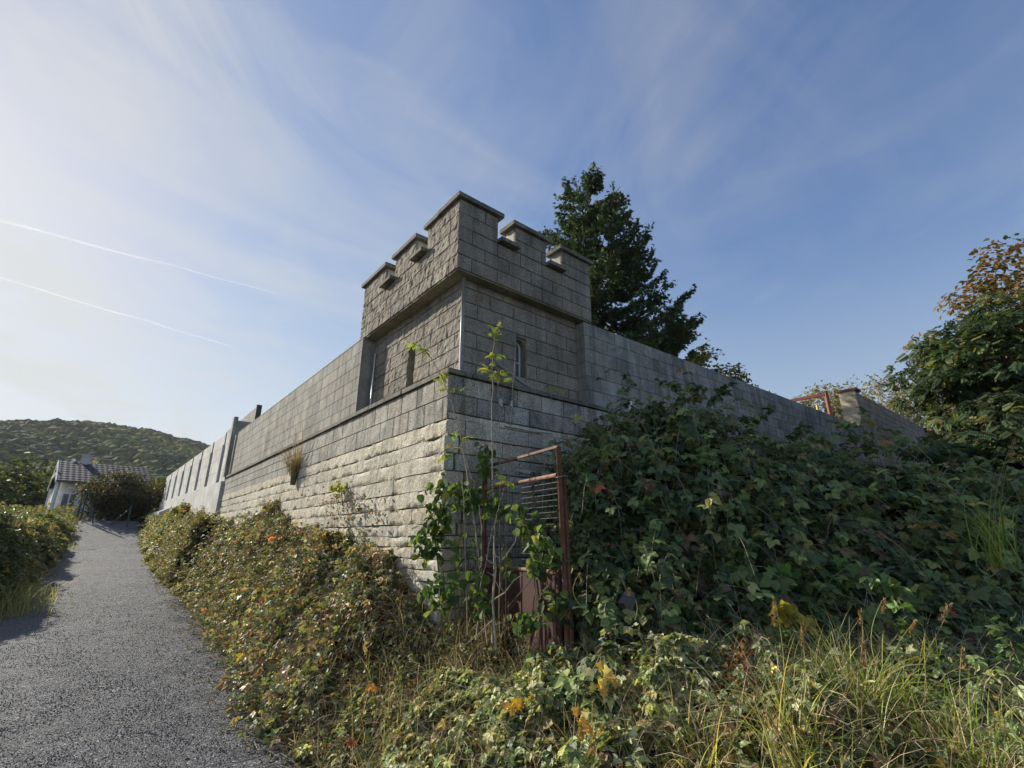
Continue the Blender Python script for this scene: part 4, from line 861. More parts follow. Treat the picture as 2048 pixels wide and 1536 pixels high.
# foreground ground cover between path and gate
fg_cover = lambda x, y: (lambda a, b: (b > edgeR(a)-.06) & (a <= .15+.25*vnoise(b*3, .15)) & ((a < BR-.05) | (b < BL-.03)) & (y > .9) & ((x < .55) | (y-3.55-.04*x < .5+.2*vnoise(x*3, 2))))(*AB(x, y))
G_FG = [(.13, .17, .07), (.06, .085, .035), (.23, .265, .13), (.37, .38, .22), (.28, .21, .12), (.45, .33, .07), (.40, .16, .05), (.19, .125, .07)]
P_, N_ = surf_pts(bank_top, fg_cover, 52000, (-2.6, 6.5), (.9, 5.6), .11); k = view_ok(P_); P_, N_ = P_[k], N_[k]
a_, b_ = AB(P_[:, 0], P_[:, 1]); thin = rng.random(len(P_)) < np.where(P_[:, 0] > 1.1, .55, 1); P_, N_ = P_[thin], N_[thin]
C = palette(len(P_), G_FG, [2.5, 1.6, 3.4, 2.6, 1.2, .14, .06, .7])*np.clip(1+.3*fbm(P_[:, 0]*2, P_[:, 1]*2, 3), .5, 1.6)[:, None]
V, Fl, C = leaves(P_, N_*.5+[0, 0, .3]+np.array(SUND)*.75, rng.uniform(.022, .060, len(P_))*(1+.25*(P_[:, 0] > 0)), C, T_TRI, .6)
tag(mk('ground_cover', V, Fl, M_GLOSS, col=C), 'tangled low creeping leaves covering the verge in the foreground', 'ground cover', kind='stuff')
V, Fh = hull(bank_top, fg_cover, (-2.8, 6.6), (.9, 5.7), .13, .06); mk('verge_shade_hull', V, Fh, M_SHADEHULL, smooth=True)['kind'] = 'structure'  # same dark sheet under the verge leaves, painting the shade in their gaps
# small oval ivy leaves and dead leaves mixed in
P_, N_ = surf_pts(bank_top, lambda x, y: fg_cover(x, y) | bkx(-.2, 7)(x, y), 34000, (-7, 6.5), (.9, 11), .05); k = view_ok(P_); P_, N_ = P_[k], N_[k]
C = palette(len(P_), [(.22, .17, .10), (.30, .24, .14), (.13, .085, .05), (.10, .13, .05), (.40, .24, .06), (.36, .12, .04)], [3, 2, 2.5, 3, .25, .12])
V, Fl, C = leaves(P_, N_*.4+[0, 0, .3], rng.uniform(.02, .05, len(P_)), C, T_OVAL, .9)
tag(mk('withered_leaves', V, Fl, M_DRY, col=C), 'withered brown and tan leaves caught in the verge growth', 'leaf litter', kind='stuff')
# litter on the path's edge
n_ = 1500; a_ = rng.uniform(-2.4, 16, n_); b_ = edgeR(a_)-rng.exponential(.16, n_); P_ = W(a_, b_, 0); P_[:, 2] = ground_z(P_[:, 0], P_[:, 1])+.025
n2 = 60; a2 = rng.uniform(-2, 9, n2); b2 = rng.uniform(-4, -1.5, n2); P2_ = W(a2, b2, 0); P2_[:, 2] = ground_z(P2_[:, 0], P2_[:, 1])+.028; P_ = np.concatenate([P_, P2_])
V, Fl, C = leaves(P_, [0, 0, 1], rng.uniform(.02, .045, len(P_)), palette(len(P_), [(.30, .24, .12), (.18, .13, .07), (.12, .15, .06), (.45, .36, .12)], [3, 3, 3, .6]), T_OVAL, .3)
tag(mk('leaf_litter', V, Fl, M_DRY, col=C), 'fallen leaves strewn on the gravel along the path edge', 'leaf litter', kind='stuff')
# dry straw and thin stalks through the verge
def straw(name, fn, inside, xr, yr, n, cols, wts, L_, wd, label, lean=(.1, 1.2), droop=(.3, 1.6), zoff=-.12, kind='stuff', cat='grass', mat=M_DRY):
    x = rng.uniform(*xr, n*6); y = rng.uniform(*yr, n*6); k = inside(x, y); x, y = x[k][:n], y[k][:n]; P_ = np.stack([x, y, fn(x, y)+zoff], -1); k = view_ok(P_, 100); P_ = P_[k]; m_ = len(P_)
    V, Fq, C = blades(P_, rng.uniform(0, 6.28, m_), rng.uniform(*L_, m_), rng.uniform(*wd, m_), palette(m_, cols, wts), rng.uniform(*lean, m_), rng.uniform(*droop, m_), 5)
    return tag(mk(name, V, Fq, mat, col=C), label, cat, kind=kind)
ST = [(.55, .46, .29), (.38, .30, .18), (.18, .13, .08), (.20, .22, .08)]
straw('dry_stalks', bank_top, lambda x, y: fg_cover(x, y) | bkx(-.2, 7)(x, y), (-7, 6.5), (.9, 11), 36000, ST, [4, 3, 2, 1], (.16, .55), (.0024, .0065), 'thin dry straw and stalks tangled through the verge', zoff=-.07)
straw('verge_grass', bank_top, lambda x, y: fg_cover(x, y) & (fbm(x*1.4, y*1.4, 8) > -.15) & ((x > 1.0) | (x < -.4) | (y < 2.9)), (-2, 6.5), (.9, 5), 9000, [(.13, .18, .04), (.20, .24, .06), (.09, .13, .04), (.32, .30, .12)], [3, 3, 2, 1.5], (.12, .34), (.002, .0055), 'green and straw coloured grass growing through the foreground verge', (.05, .6), (.4, 1.6), -.10, mat=M_GRASS)
tw_ = MB()
for k in range(1500):
    if k < 900: a_ = rng.uniform(-.1, 9.5)**1.0; b_ = rng.uniform(edgeR(a_)+.02, -.3)
    else: a_ = rng.uniform(-2.6, .1); b_ = edgeR(a_)+rng.uniform(.02, 2.6)
    p_ = W(a_, b_, 0); x_, y_ = p_[0], p_[1]
    if y_ < 1.2 or (a_ > BR-.1 and b_ > BL-.05): continue
    z_ = float(bank_top(np.array([x_]), np.array([y_]))[0])-.06; az_ = rng.uniform(0, 6.28); L_ = rng.uniform(.12, .5); u = np.linspace(0, 1, 6); el_ = rng.uniform(.1, 1.1)
    q_ = np.stack([x_+np.cos(az_)*L_*u*math.cos(el_), y_+np.sin(az_)*L_*u*math.cos(el_), z_+L_*(u*math.sin(el_)-.45*u**2.2)], -1)+rng.normal(0, .008, (6, 3)); tw_.tube(q_, np.linspace(.0032, .0012, 6), 3, rng.uniform(.6, 1.2), cap=False)
tag(tw_.build('dead_twigs', M_TWIG), 'bare dead bramble twigs sticking out of the verge growth', 'twigs', kind='stuff')
# roots and runners on the path edge
rb_ = MB()
for k in range(420):
    a_ = rng.uniform(-2.4, 9); b_ = edgeR(a_)+rng.uniform(-.30, .30); u = np.linspace(0, 1, 6); az_ = rng.normal(-2.4, 1.0); L_ = rng.uniform(.08, .42)
    P_ = W(a_, b_, 0)[None]+np.stack([np.cos(az_+u*rng.normal(0, 1))*L_*u, np.sin(az_+u*rng.normal(0, 1))*L_*u, np.zeros(6)], -1); P_[:, 2] = ground_z(P_[:, 0], P_[:, 1])+.022+.05*np.sin(u*math.pi)*rng.random(); rb_.tube(P_, np.linspace(.004, .0015, 6), 4, cap=False)
tag(rb_.build('runners', M_TWIG), 'bare creeping runners trailing onto the gravel', 'runners', kind='stuff')

def clump_fn(cx, cy, r, h):
    return lambda x, y: bank_top(x, y)+h*np.clip(1-((x-cx)**2+(y-cy)**2)/r**2, 0, 1)**.8*(.65+.3*fbm(x*4, y*4, cx))-.02
for (cx, cy, r, h, n_, lab, wts_) in ((.22, 3.52, .42, .24, 3600, 'pale green bramble clump at the foot of the gate', [2, 1, 4, 4, .6, .1, .05, .3]), (.78, 3.42, .48, .30, 4200, 'pale green creeper mound right of the gate post', [2, 1, 4, 4, .6, .2, .05, .3]), (.30, 2.95, .40, .16, 3000, 'sunlit creeper clump at the bottom centre', [2, 1, 4, 3, .8, .3, .05, .5]),
                                        (1.35, 3.15, .45, .12, 3400, 'green creeper clump between the withered flower heads and the gate', [3, 1, 4, 2, .5, .1, .05, .3]), (-.45, 3.85, .40, .14, 2800, 'low bramble clump before the wall corner', [2, 1, 3, 3, 1, .2, .05, 1]), (2.6, 2.95, .5, .2, 3200, 'green bramble clump behind the tall grass', [4, 2, 4, 1.5, .5, .1, .05, .3]), (2.35, 2.35, .35, .1, 2000, 'bright bramble clump at the lower right edge', [3, 1, 4, 2.5, .5, .1, .05, .3])):
    bramble('creeper_clump', clump_fn(cx, cy, r, h), (lambda cx, cy, r: (lambda x, y: (x-cx)**2+(y-cy)**2 < (r*(.95+.15*vnoise(x*5, y*5)))**2))(cx, cy, r), (cx-r*1.1, cx+r*1.1), (cy-r*1.1, cy+r*1.1), int(n_*.8), lab, G_FG, wts_, .05, T_TRI, .08, 'creeper clumps in the verge', 'bush', M_GLOSS, .6, 12, .12, .06, cdens=.03, csc=.7)
# dark bramble thicket on the right, in four bushes
cents = [(1.05, 'dark green bramble bush just right of the gate'), (2.2, 'tallest dark bramble bush reaching the top of the block wall'), (3.7, 'broad dark bramble bush in the middle of the right thicket'), (5.9, 'shaded bramble bush with orange leaves at the right edge')]
cx_ = [c[0] for c in cents]
def mnd(i_):
    def f(x, y):
        xx = x+.25*vnoise(y*2.2, 4.4); best = np.argmin(np.abs(np.stack([xx-c for c in cx_])), 0); a, b = AB(x, y)
        return (best == i_) & (x > .45+.0*y) & (y > 3.5) & (a < BR-.06) & (x < 9.5) & (y < 8.6)
    return f
DK = [(.075, .110, .040), (.038, .064, .028), (.12, .155, .055), (.20, .22, .08), (.14, .12, .05), (.34, .26, .06), (.34, .11, .05), (.10, .07, .045)]
for i_, (c_, lab) in enumerate(cents):
    bramble('bramble_thicket', mound_top, mnd(i_), (c_-1.3 if i_ else .4, c_+(1.5 if i_ < 3 else 3.4)), (3.4, 8.6), [15000, 17000, 17000, 17000][i_], lab, DK, [4, 3, 3.4, 1.8, .6, .10+.05*(i_ == 3), .03+.05*(i_ == 3), .3], .078, T_TRIB, .18, 'bramble thicket on the right', 'bush', M_GLOSS, .55, 40, .28, .1, face=(-.1, -.35, .1), cdens=.05, csc=1.55)
# arching canes with leaves standing out of the thicket
def cane(pts, n, ls, cols, wts, label, T=T_TRI, r=.006, name='bramble_cane', cat='bramble', mat=M_GLOSS, stemmat=M_STEMG, group=None, spread=.05, from_u=.25, up=.6, power=1.0, droop=-.2):
    pts = np.array(pts, float); m_ = len(pts); tt_ = np.linspace(0, m_-1, 22); P_ = np.stack([np.interp(tt_, np.arange(m_), pts[:, q]) for q in range(3)], -1)
    for _ in range(3): P_[1:-1] = (P_[:-2]+2*P_[1:-1]+P_[2:])/4
    P_[1:-1] += rng.normal(0, .006, (20, 3))
    e = empty(name, pts[0], label, cat, group); sb = MB(); sb.tube(P_, np.linspace(r, r*.3, 22), 6); sb.build('stem', stemmat, e, smooth=True)
    u = from_u+(1-from_u)*rng.random(n)**power; ii = u*21; i0 = np.minimum(ii.astype(int), 20); q = P_[i0]+(P_[i0+1]-P_[i0])*(ii-i0)[:, None]
    out = norm(rng.normal(0, 1, (n, 3))*[1, 1, .4]); q = q+out*rng.uniform(.2, 1, (n, 1))*spread
    V, Fl, C = leaves(q, [0, 0, up], rng.uniform(.7, 1.2, n)*ls, palette(n, cols, wts), T, .35, out+[0, 0, droop], .25); mk('leaves', V, Fl, mat, e, C); return e
cn = [([(1330, 900), (1375, 810), (1355, 770), (1320, 762)], 5.7, 'arching bramble cane rising highest against the right wall'), ([(1400, 860), (1425, 800), (1460, 765)], 5.7, 'thin bramble cane pointing up right of the tallest one'),
      ([(1480, 900), (1500, 840), (1540, 815)], 5.8, 'bramble cane above the middle of the thicket'), ([(1560, 920), (1585, 870), (1610, 855)], 5.9, 'short bramble cane against the far part of the right wall'),
      ([(1180, 930), (1200, 870), (1240, 850)], 5.3, 'bramble cane reaching the ledge left of the thicket')]
for (pp_, Y_, lab) in cn: cane([at(*q, Y_) for q in pp_], 26, .085, DK, [4, 3, 2, 1, 0, 0, 0, 0], lab, group='canes above the thicket')
cane([at(1640, 1120, 4.2), at(1668, 1010, 4.15), at(1730, 985, 4.1), at(1770, 975, 4.1)], 16, .06, [(.20, .24, .10), (.13, .18, .07)], [1, 1], 'pale green lit bramble spray standing over the right thicket', group='canes above the thicket')
cane([at(1760, 1330, 3.2), at(1815, 1240, 3.2), at(1790, 1180, 3.25), at(1740, 1150, 3.3)], 30, .062, [(.13, .20, .06), (.09, .15, .05)], [1, 1], 'bright green bramble cane in sun above the tall grass', group='canes above the thicket')
cane([at(1990, 1420, 2.7), at(2030, 1300, 2.7), at(2010, 1240, 2.75)], 22, .055, [(.13, .19, .07), (.09, .15, .05)], [1, 1], 'sunlit bramble cane at the right picture edge', group='canes above the thicket')
cane([at(1130, 1060, 4.6), at(1160, 960, 4.5), at(1205, 895, 4.4)], 7, .11, [(.26, .32, .09), (.20, .27, .07)], [1, 1], 'thin shoot with a pale leaf tuft right of the gate', T_PINT, .005, 'elder_shoot', 'sapling', M_LEAF, M_STEMG, 'elder shoots by the gate', .02, .97, .3)

# saplings with pale leaves before the corner
EL = [(.26, .32, .08), (.34, .36, .10), (.18, .25, .06)]
def sap(pp_, Ys, label, tufts, r=.009):
    pts = [at(px, py, Y_) for (px, py), Y_ in zip(pp_, Ys)]
    e = empty('elder_sapling', pts[0], label, 'sapling', 'elder saplings by the gate'); P_ = np.array(pts); tt_ = np.linspace(0, len(pts)-1, 26); Q_ = np.stack([np.interp(tt_, np.arange(len(pts)), P_[:, q]) for q in range(3)], -1)
    for _ in range(3): Q_[1:-1] = (Q_[:-2]+2*Q_[1:-1]+Q_[2:])/4
    Q_[1:-1] += rng.normal(0, .005, (24, 3)); sb = MB(); sb.tube(Q_, np.linspace(r, r*.35, 26), 7)
    Pl, Dl = [], []
    for (px, py, Y_, k) in tufts:
        c_ = at(px, py, Y_); i0 = np.argmin(np.abs(Q_-c_).sum(1)); 
        if np.linalg.norm(Q_[i0]-c_) > .03: sb.tube([Q_[max(i0-1, 0)], (Q_[i0]+c_)/2+[0, 0, .01], c_], [.003, .0025, .002], 4, cap=False)
        for q in range(k):
            az_ = rng.uniform(0, 6.28); Pl.append(c_+rng.normal(0, .012, 3)); Dl.append([math.cos(az_), math.sin(az_), rng.uniform(-.1, .5)])
    sb.build('stem', M_TWIG, e, smooth=True); n_ = len(Pl)
    if not n_: return
    V, Fl, C = leaves(np.array(Pl), [0, 0, .8], rng.uniform(.08, .14, n_), palette(n_, EL, [2, 2, 1]), T_PINT, .3, np.array(Dl), .15); mk('leaves', V, Fl, M_LEAF, e, C)
sap([(985, 1290), (988, 1100), (985, 950), (984, 800), (986, 700), (993, 655)], [4.45, 4.5, 4.55, 4.6, 4.6, 4.6], 'tallest elder sapling with pale leaf tufts before the right tower face', [(993, 655, 4.6, 6), (985, 672, 4.6, 4), (990, 712, 4.6, 6), (978, 735, 4.6, 6), (998, 745, 4.6, 4), (985, 755, 4.6, 4)])
sap([(975, 1290), (950, 1050), (925, 880), (903, 800), (880, 745), (855, 705), (832, 690)], [4.4, 4.45, 4.5, 4.5, 4.5, 4.5, 4.5], 'elder sapling arching left across the tower corner', [(832, 690, 4.5, 3), (850, 700, 4.5, 4), (882, 752, 4.5, 5), (893, 775, 4.5, 4), (915, 778, 4.5, 2)], .007)
sap([(1010, 1290), (1012, 1100), (1020, 900), (1025, 800), (1030, 700)], [4.6, 4.7, 4.75, 4.75, 4.75], 'bare elder stem just right of the tallest sapling', [], .006)
sap([(1000, 1280), (1000, 1000), (1000, 850), (995, 760), (993, 745)], [4.6, 4.7, 4.75, 4.75, 4.75], 'slender elder stem ending in a leaf tuft at the ledge', [(1005, 760, 4.75, 5), (992, 765, 4.75, 3)], .005)
sap([(1060, 1250), (1085, 1000), (1092, 880), (1104, 790)], [4.7, 4.8, 4.9, 4.9], 'thin elder shoot with a single leaf tuft right of the window', [(1106, 780, 4.9, 5)], .005)
sap([(935, 1270), (930, 1080), (925, 960), (905, 900)], [4.35, 4.4, 4.4, 4.4], 'short elder shoot with yellow tufts at the wall corner', [(905, 895, 4.4, 4), (890, 910, 4.4, 4), (915, 880, 4.4, 3)], .005)
sap([(960, 1180), (985, 1060), (1005, 985), (1012, 962)], [4.2, 4.2, 4.2, 4.2], 'short elder shoot with a star shaped leaf tuft at the gate rail', [(1012, 960, 4.2, 6)], .004)
sap([(952, 1280), (965, 1150), (962, 1020), (935, 930), (915, 880)], [4.45, 4.5, 4.6, 4.7, 4.75], 'leafless elder stem leaning left at the corner', [], .007)
# bare dead shrub before the sheet panel
ds_ = empty('dead_shrub', at(990, 1300, 4.05), 'bare bleached dead shrub in front of the gate sheet', 'shrub'); sb = MB()
for (pp_, r_) in (([(992, 1300), (985, 1200), (992, 1140), (990, 1110)], .011), ([(990, 1112), (1005, 1120), (1030, 1085), (1034, 1068)], .007), ([(990, 1130), (975, 1120), (970, 1108)], .006), ([(986, 1200), (1010, 1185), (1028, 1160), (1045, 1150)], .007), ([(990, 1110), (988, 1085), (986, 1070)], .005), ([(1010, 1185), (1000, 1175), (1002, 1165)], .004), ([(985, 1240), (955, 1270), (925, 1295)], .006), ([(1005, 1120), (1003, 1100), (1008, 1088)], .004), ([(990, 1250), (1020, 1240), (1040, 1260)], .004), ([(1000, 1180), (985, 1150), (975, 1145)], .004)):
    P_ = np.array([at(*q, 4.02+rng.uniform(-.04, .04)) for q in pp_]); sb.tube(P_, np.linspace(r_, r_*.4, len(P_)), 6)
sb.build('branches', M_TWIG, ds_)
# climbing vine over the corner and gate
vn = empty('climbing_vine', at(880, 1200, 4.55), 'climbing vine with round bright green leaves on the wall corner', 'vine')
P_ = []
for (px, py, Y_, sx_, sy_, k) in ((905, 975, 4.62, 40, 18, 34), (940, 1000, 4.55, 25, 20, 20), (880, 1020, 4.62, 25, 25, 34), (865, 1060, 4.6, 22, 25, 34), (850, 1100, 4.55, 20, 20, 26), (935, 980, 4.5, 18, 18, 12), (985, 1010, 4.55, 25, 18, 18), (885, 1180, 4.4, 40, 30, 40), (925, 1130, 4.5, 25, 60, 16), (975, 920, 4.95, 12, 30, 26), (960, 1180, 4.4, 18, 50, 18)):
    for _ in range(int(k*1.5)): P_.append(at(px+rng.normal(0, sx_*.6), py+rng.normal(0, sy_*.6), Y_+rng.uniform(-.08, .05)))
P_ = np.array(P_); n_ = len(P_)
V, Fl, C = leaves(P_, [-.5, -.6, .5], rng.uniform(.05, .095, n_), palette(n_, [(.10, .17, .04), (.15, .22, .05), (.06, .11, .035), (.40, .34, .06), (.42, .18, .05)], [4, 3, 3, .4, .12]), T_ROUND, .45, [0, 0, -1], .5); mk('leaves', V, Fl, M_LEAF, vn, C)
sb = MB()
for (pp_) in ([(885, 1290), (880, 1180), (872, 1080), (895, 990), (930, 970)], [(930, 1290), (925, 1180), (930, 1080), (945, 990)], [(955, 1290), (948, 1150), (950, 1000), (985, 960)], [(905, 1290), (935, 1120), (905, 980)], [(990, 1290), (970, 1100), (975, 960), (970, 880)], [(915, 1280), (905, 1150), (930, 1030), (938, 930)], [(1005, 1270), (1000, 1100), (980, 1000)]):
    P_ = np.array([at(*q, 4.62-.03*i_) for i_, q in enumerate(pp_)]); P_[1:-1] += rng.normal(0, .02, P_[1:-1].shape); sb = MB(); sb.tube(P_, np.linspace(.008, .003, len(P_)), 6); sb.build('stem', M_STEMG, vn)
v2 = empty('grape_vine', at(1080, 1180, 3.95), 'vine with bright leaves climbing on the gate beside the post', 'vine')
P_ = []
for (px, py, Y_, sx_, sy_, k) in ((1080, 1080, 3.95, 16, 22, 20), (1075, 1130, 3.95, 22, 24, 24), (1110, 1110, 3.95, 12, 30, 16), (1050, 1050, 4.15, 22, 20, 16), (1040, 1020, 4.2, 20, 14, 10), (1110, 1200, 3.9, 14, 20, 14), (1055, 1240, 3.9, 40, 15, 30), (1020, 1130, 4.2, 20, 30, 12), (1100, 1060, 4.2, 14, 20, 8)):
    for _ in range(int(k*1.5)): P_.append(at(px+rng.normal(0, sx_*.6), py+rng.normal(0, sy_*.6), Y_+rng.uniform(-.08, .05)))
P_ = np.array(P_); n_ = len(P_)
V, Fl, C = leaves(P_, [-.4, -.7, .4], rng.uniform(.04, .08, n_), palette(n_, [(.13, .19, .06), (.19, .25, .09), (.08, .13, .04), (.36, .32, .08)], [4, 3, 3, .4]), T_ROUND, .5, [0, 0, -1], .5); mk('leaves', V, Fl, M_LEAF, v2, C)
sb = MB()
for (pp_) in ([(1112, 1250), (1095, 1170), (1085, 1090), (1090, 1050)], [(1060, 1290), (1070, 1180), (1065, 1080), (1040, 1020)], [(1015, 1215), (1045, 1180), (1075, 1145)]):
    P_ = np.array([at(*q, 3.97) for q in pp_]); sb = MB(); sb.tube(P_, np.linspace(.006, .002, len(P_)), 5); sb.build('stem', M_STEMG, v2)
yp = empty('yellow_weed', onL(683, 990, -.33), 'small yellow green weed growing out of the stone wall', 'plant'); c_ = onL(683, 975, -.34)
P_ = c_+rng.normal(0, 1, (90, 3))*[.07, .04, .05]; V, Fl, C = leaves(P_, [0, -.3, .8], rng.uniform(.04, .07, 90), palette(90, [(.36, .36, .05), (.22, .27, .05)], [1, 1]), T_OVAL, .4); mk('leaves', V, Fl, M_LEAF, yp, C)
sb = MB(); sb.tube([c_+[.02, .05, -.25], c_], [.008, .004], 5); sb.build('stem', M_STEMG, yp)
# dry branch tangle on the stone wall
dt_ = empty('dry_creeper', onL(720, 1010, -.3), 'dry reddish creeper hanging on the stone wall above the brambles', 'vine'); sb = MB()
for k in range(16):
    p = onL(rng.uniform(640, 730), rng.uniform(985, 1040), -.31); q = p+np.array([LX, LY, 0])*rng.normal(0, .35)+[0, 0, rng.uniform(-.3, .25)]+np.array([-RX, -RY, 0])*.08; limb(p, q, .004, .0015, sb, 6, .15, .1, 4)
sb.build('stems', M_TWIG, dt_); P_ = np.array([onL(rng.normal(700, 35), rng.normal(1015, 22), -.36) for _ in range(150)])
V, Fl, C = leaves(P_, [-.4, -.4, .5], rng.uniform(.03, .06, 150), palette(150, [(.20, .12, .07), (.26, .13, .06), (.16, .15, .06), (.42, .32, .06)], [3, 2, 3, .5]), T_OVAL, .7); mk('leaves', V, Fl, M_DRY, dt_, C)

# ornamental grass on the ledge
og = empty('ledge_grass', W(5.05, -.33, 2.72), 'tall ochre tuft of dry grass growing from the left wall ledge', 'grass tuft'); b0_ = W(5.05, -.33, 2.75); n_ = 330
Pb = b0_+rng.normal(0, .05, (n_, 3)); Lg = np.where(rng.random(n_) < .16, rng.uniform(.8, 1.65, n_), rng.uniform(.25, .7, n_))
V, Fq, C = blades(Pb, rng.uniform(0, 6.28, n_), Lg, rng.uniform(.004, .009, n_), palette(n_, [(.36, .26, .12), (.28, .22, .10), (.42, .31, .17), (.24, .14, .09)], [3, 3, 2, 1]), rng.uniform(.05, .55, n_), rng.uniform(.3, 2.0, n_), 6)
mk('blades', V, Fq, M_DRY, og, C)
tk = MB(); tk.tube([b0_-[0, 0, .22], b0_+[0, 0, .12]], [.05, .07], 8); tk.build('root_clump', M_STEMG, og)

# foreground tall grasses: individual tufts
GR = [(.20, .27, .06), (.32, .37, .10), (.12, .18, .045), (.52, .46, .22), (.40, .32, .17)]
tufts = [((1500, 1500), 2.45, 70, .55, 'yellow green grass tuft at the bottom, left of the tall bright blades', [2, 3, 1, 2, 1]), ((1590, 1480), 2.55, 80, .70, 'tall straw coloured tuft with bright yellow green blades', [2, 3, 1, 3, 2]), ((1720, 1440), 2.8, 110, .72, 'large bright green grass tuft under the seed heads', [4, 4, 2, 1, .5]),
         ((1790, 1400), 2.95, 110, .62, 'arching green grass tuft in the middle of the right foreground', [4, 4, 2, 1, .5]), ((1880, 1470), 2.6, 80, .6, 'drooping green grass tuft near the lower right', [3, 4, 2, 1, 1]), ((1980, 1500), 2.35, 80, .6, 'grass tuft in the lower right corner', [3, 4, 2, 1.5, 1]),
         ((1400, 1440), 2.75, 60, .5, 'thin straw tuft right of the creeping leaves', [1, 1, 1, 4, 3]), ((1290, 1500), 2.6, 60, .4, 'short dry grass tuft at the bottom centre', [1, 1, 1, 3, 3]), ((1660, 1540), 2.3, 70, .55, 'green tuft cut by the bottom edge', [3, 4, 2, 1.5, 1]), ((940, 1430), 3.3, 90, .34, 'pale fine grass tuft left of the bright creeper leaves', [2, 3, 1, 3, 2]),
         ((1850, 1350), 3.1, 70, .5, 'long bladed grass tuft among the brambles on the right', [4, 3, 2, 1, .5]), ((860, 1400), 3.7, 80, .3, 'straw tuft halfway along the path edge', [1, 1, 1, 3, 3]), ((1985, 1080), 3.9, 40, .85, 'tall thin reed like grass at the right edge', [2, 2, 3, 1, 0])]
for (pp_, Y_, n_, L_, lab, wts) in tufts:
    p = at(*pp_, Y_); x, y = p[0], p[1]; z0 = min(float(bank_top(np.array([x]), np.array([y]))[0])-.15, p[2]-.05) if pp_[1] > 1200 else p[2]-.2
    n_ = int(n_*1.5); e = empty('grass_tuft', (x, y, z0), lab, 'grass tuft', 'grass tufts in the verge')
    Pb = np.array([x, y, z0])+rng.normal(0, 1, (n_, 3))*[.06, .06, .01]
    Lg = rng.uniform(.45, 1.05, n_)*L_; wt_ = rng.uniform(.0035, .009, n_)*(1+1.0*(rng.random(n_) < .15))
    V, Fq, C = blades(Pb, rng.uniform(0, 6.28, n_), Lg, wt_, palette(n_, GR, wts), rng.uniform(.02, .40, n_), rng.uniform(.3, 1.9, n_), 7); mk('blades', V, Fq, M_GRASS, e, C)
# seed-headed stalks
stk = [((1560, 1500), (1548, 1200), 2.55), ((1612, 1500), (1604, 1250), 2.6), ((1728, 1520), (1727, 1290), 2.5), ((1716, 1350), (1722, 1225), 2.8), ((1760, 1350), (1768, 1200), 2.8), ((1780, 1370), (1830, 1245), 2.9), ((1940, 1520), (1925, 1300), 2.6), ((1270, 1240), (1257, 1180), 3.5), ((1180, 1230), (1160, 1150), 3.6), ((1985, 1090), (2028, 880), 3.9), ((1800, 1380), (1900, 1210), 2.7)]
for i_, (b_, tp_, Y_) in enumerate(stk):
    p0, p1 = at(*b_, Y_), at(*tp_, Y_); lab = ['rust brown seed head stalk, leftmost of the tall ones', 'seed head stalk beside the leftmost tall one', 'long straight seed head stalk in the right foreground', 'thin seed stalk behind the bright tuft', 'upright seed stalk right of the thin one', 'bent seed stalk leaning right over the tuft', 'seed stalk near the right edge of the foreground', 'thin bare stalk rising before the dark thicket', 'thin stalk beside the gate post', 'tall green stalk at the right edge before the ash', 'yellow tipped blade stalk leaning far right'][i_]
    e = empty('grass_stalk', p0, lab, 'grass stalk', 'seed stalks in the verge'); u = np.linspace(0, 1, 9)[:, None]; P_ = p0+(p1-p0)*u+np.array([.03, 0, 0])*np.sin(u*3)*rng.normal(); sb = MB(); sb.tube(P_, np.linspace(.0028, .0012, 9), 5, (.3, .3, .12)); sb.build('stem', M_GRASS, e)
    n_ = 70; u2 = rng.uniform(.80, 1.0, n_); q = p0+(p1-p0)*u2[:, None]; ax = (p1-p0)/np.linalg.norm(p1-p0); out = rng.normal(0, 1, (n_, 3))
    V, Fl, C = leaves(q+norm(out)*.006*rng.random((n_, 1))*(1.3-u2[:, None]+.4), out, rng.uniform(.012, .028, n_), palette(n_, [(.30, .17, .08), (.36, .27, .13)], [1, 1]), T_THIN, .3, ax+norm(out)*.35, .15); mk('seed_head', V, Fl, M_DRY, e, C)
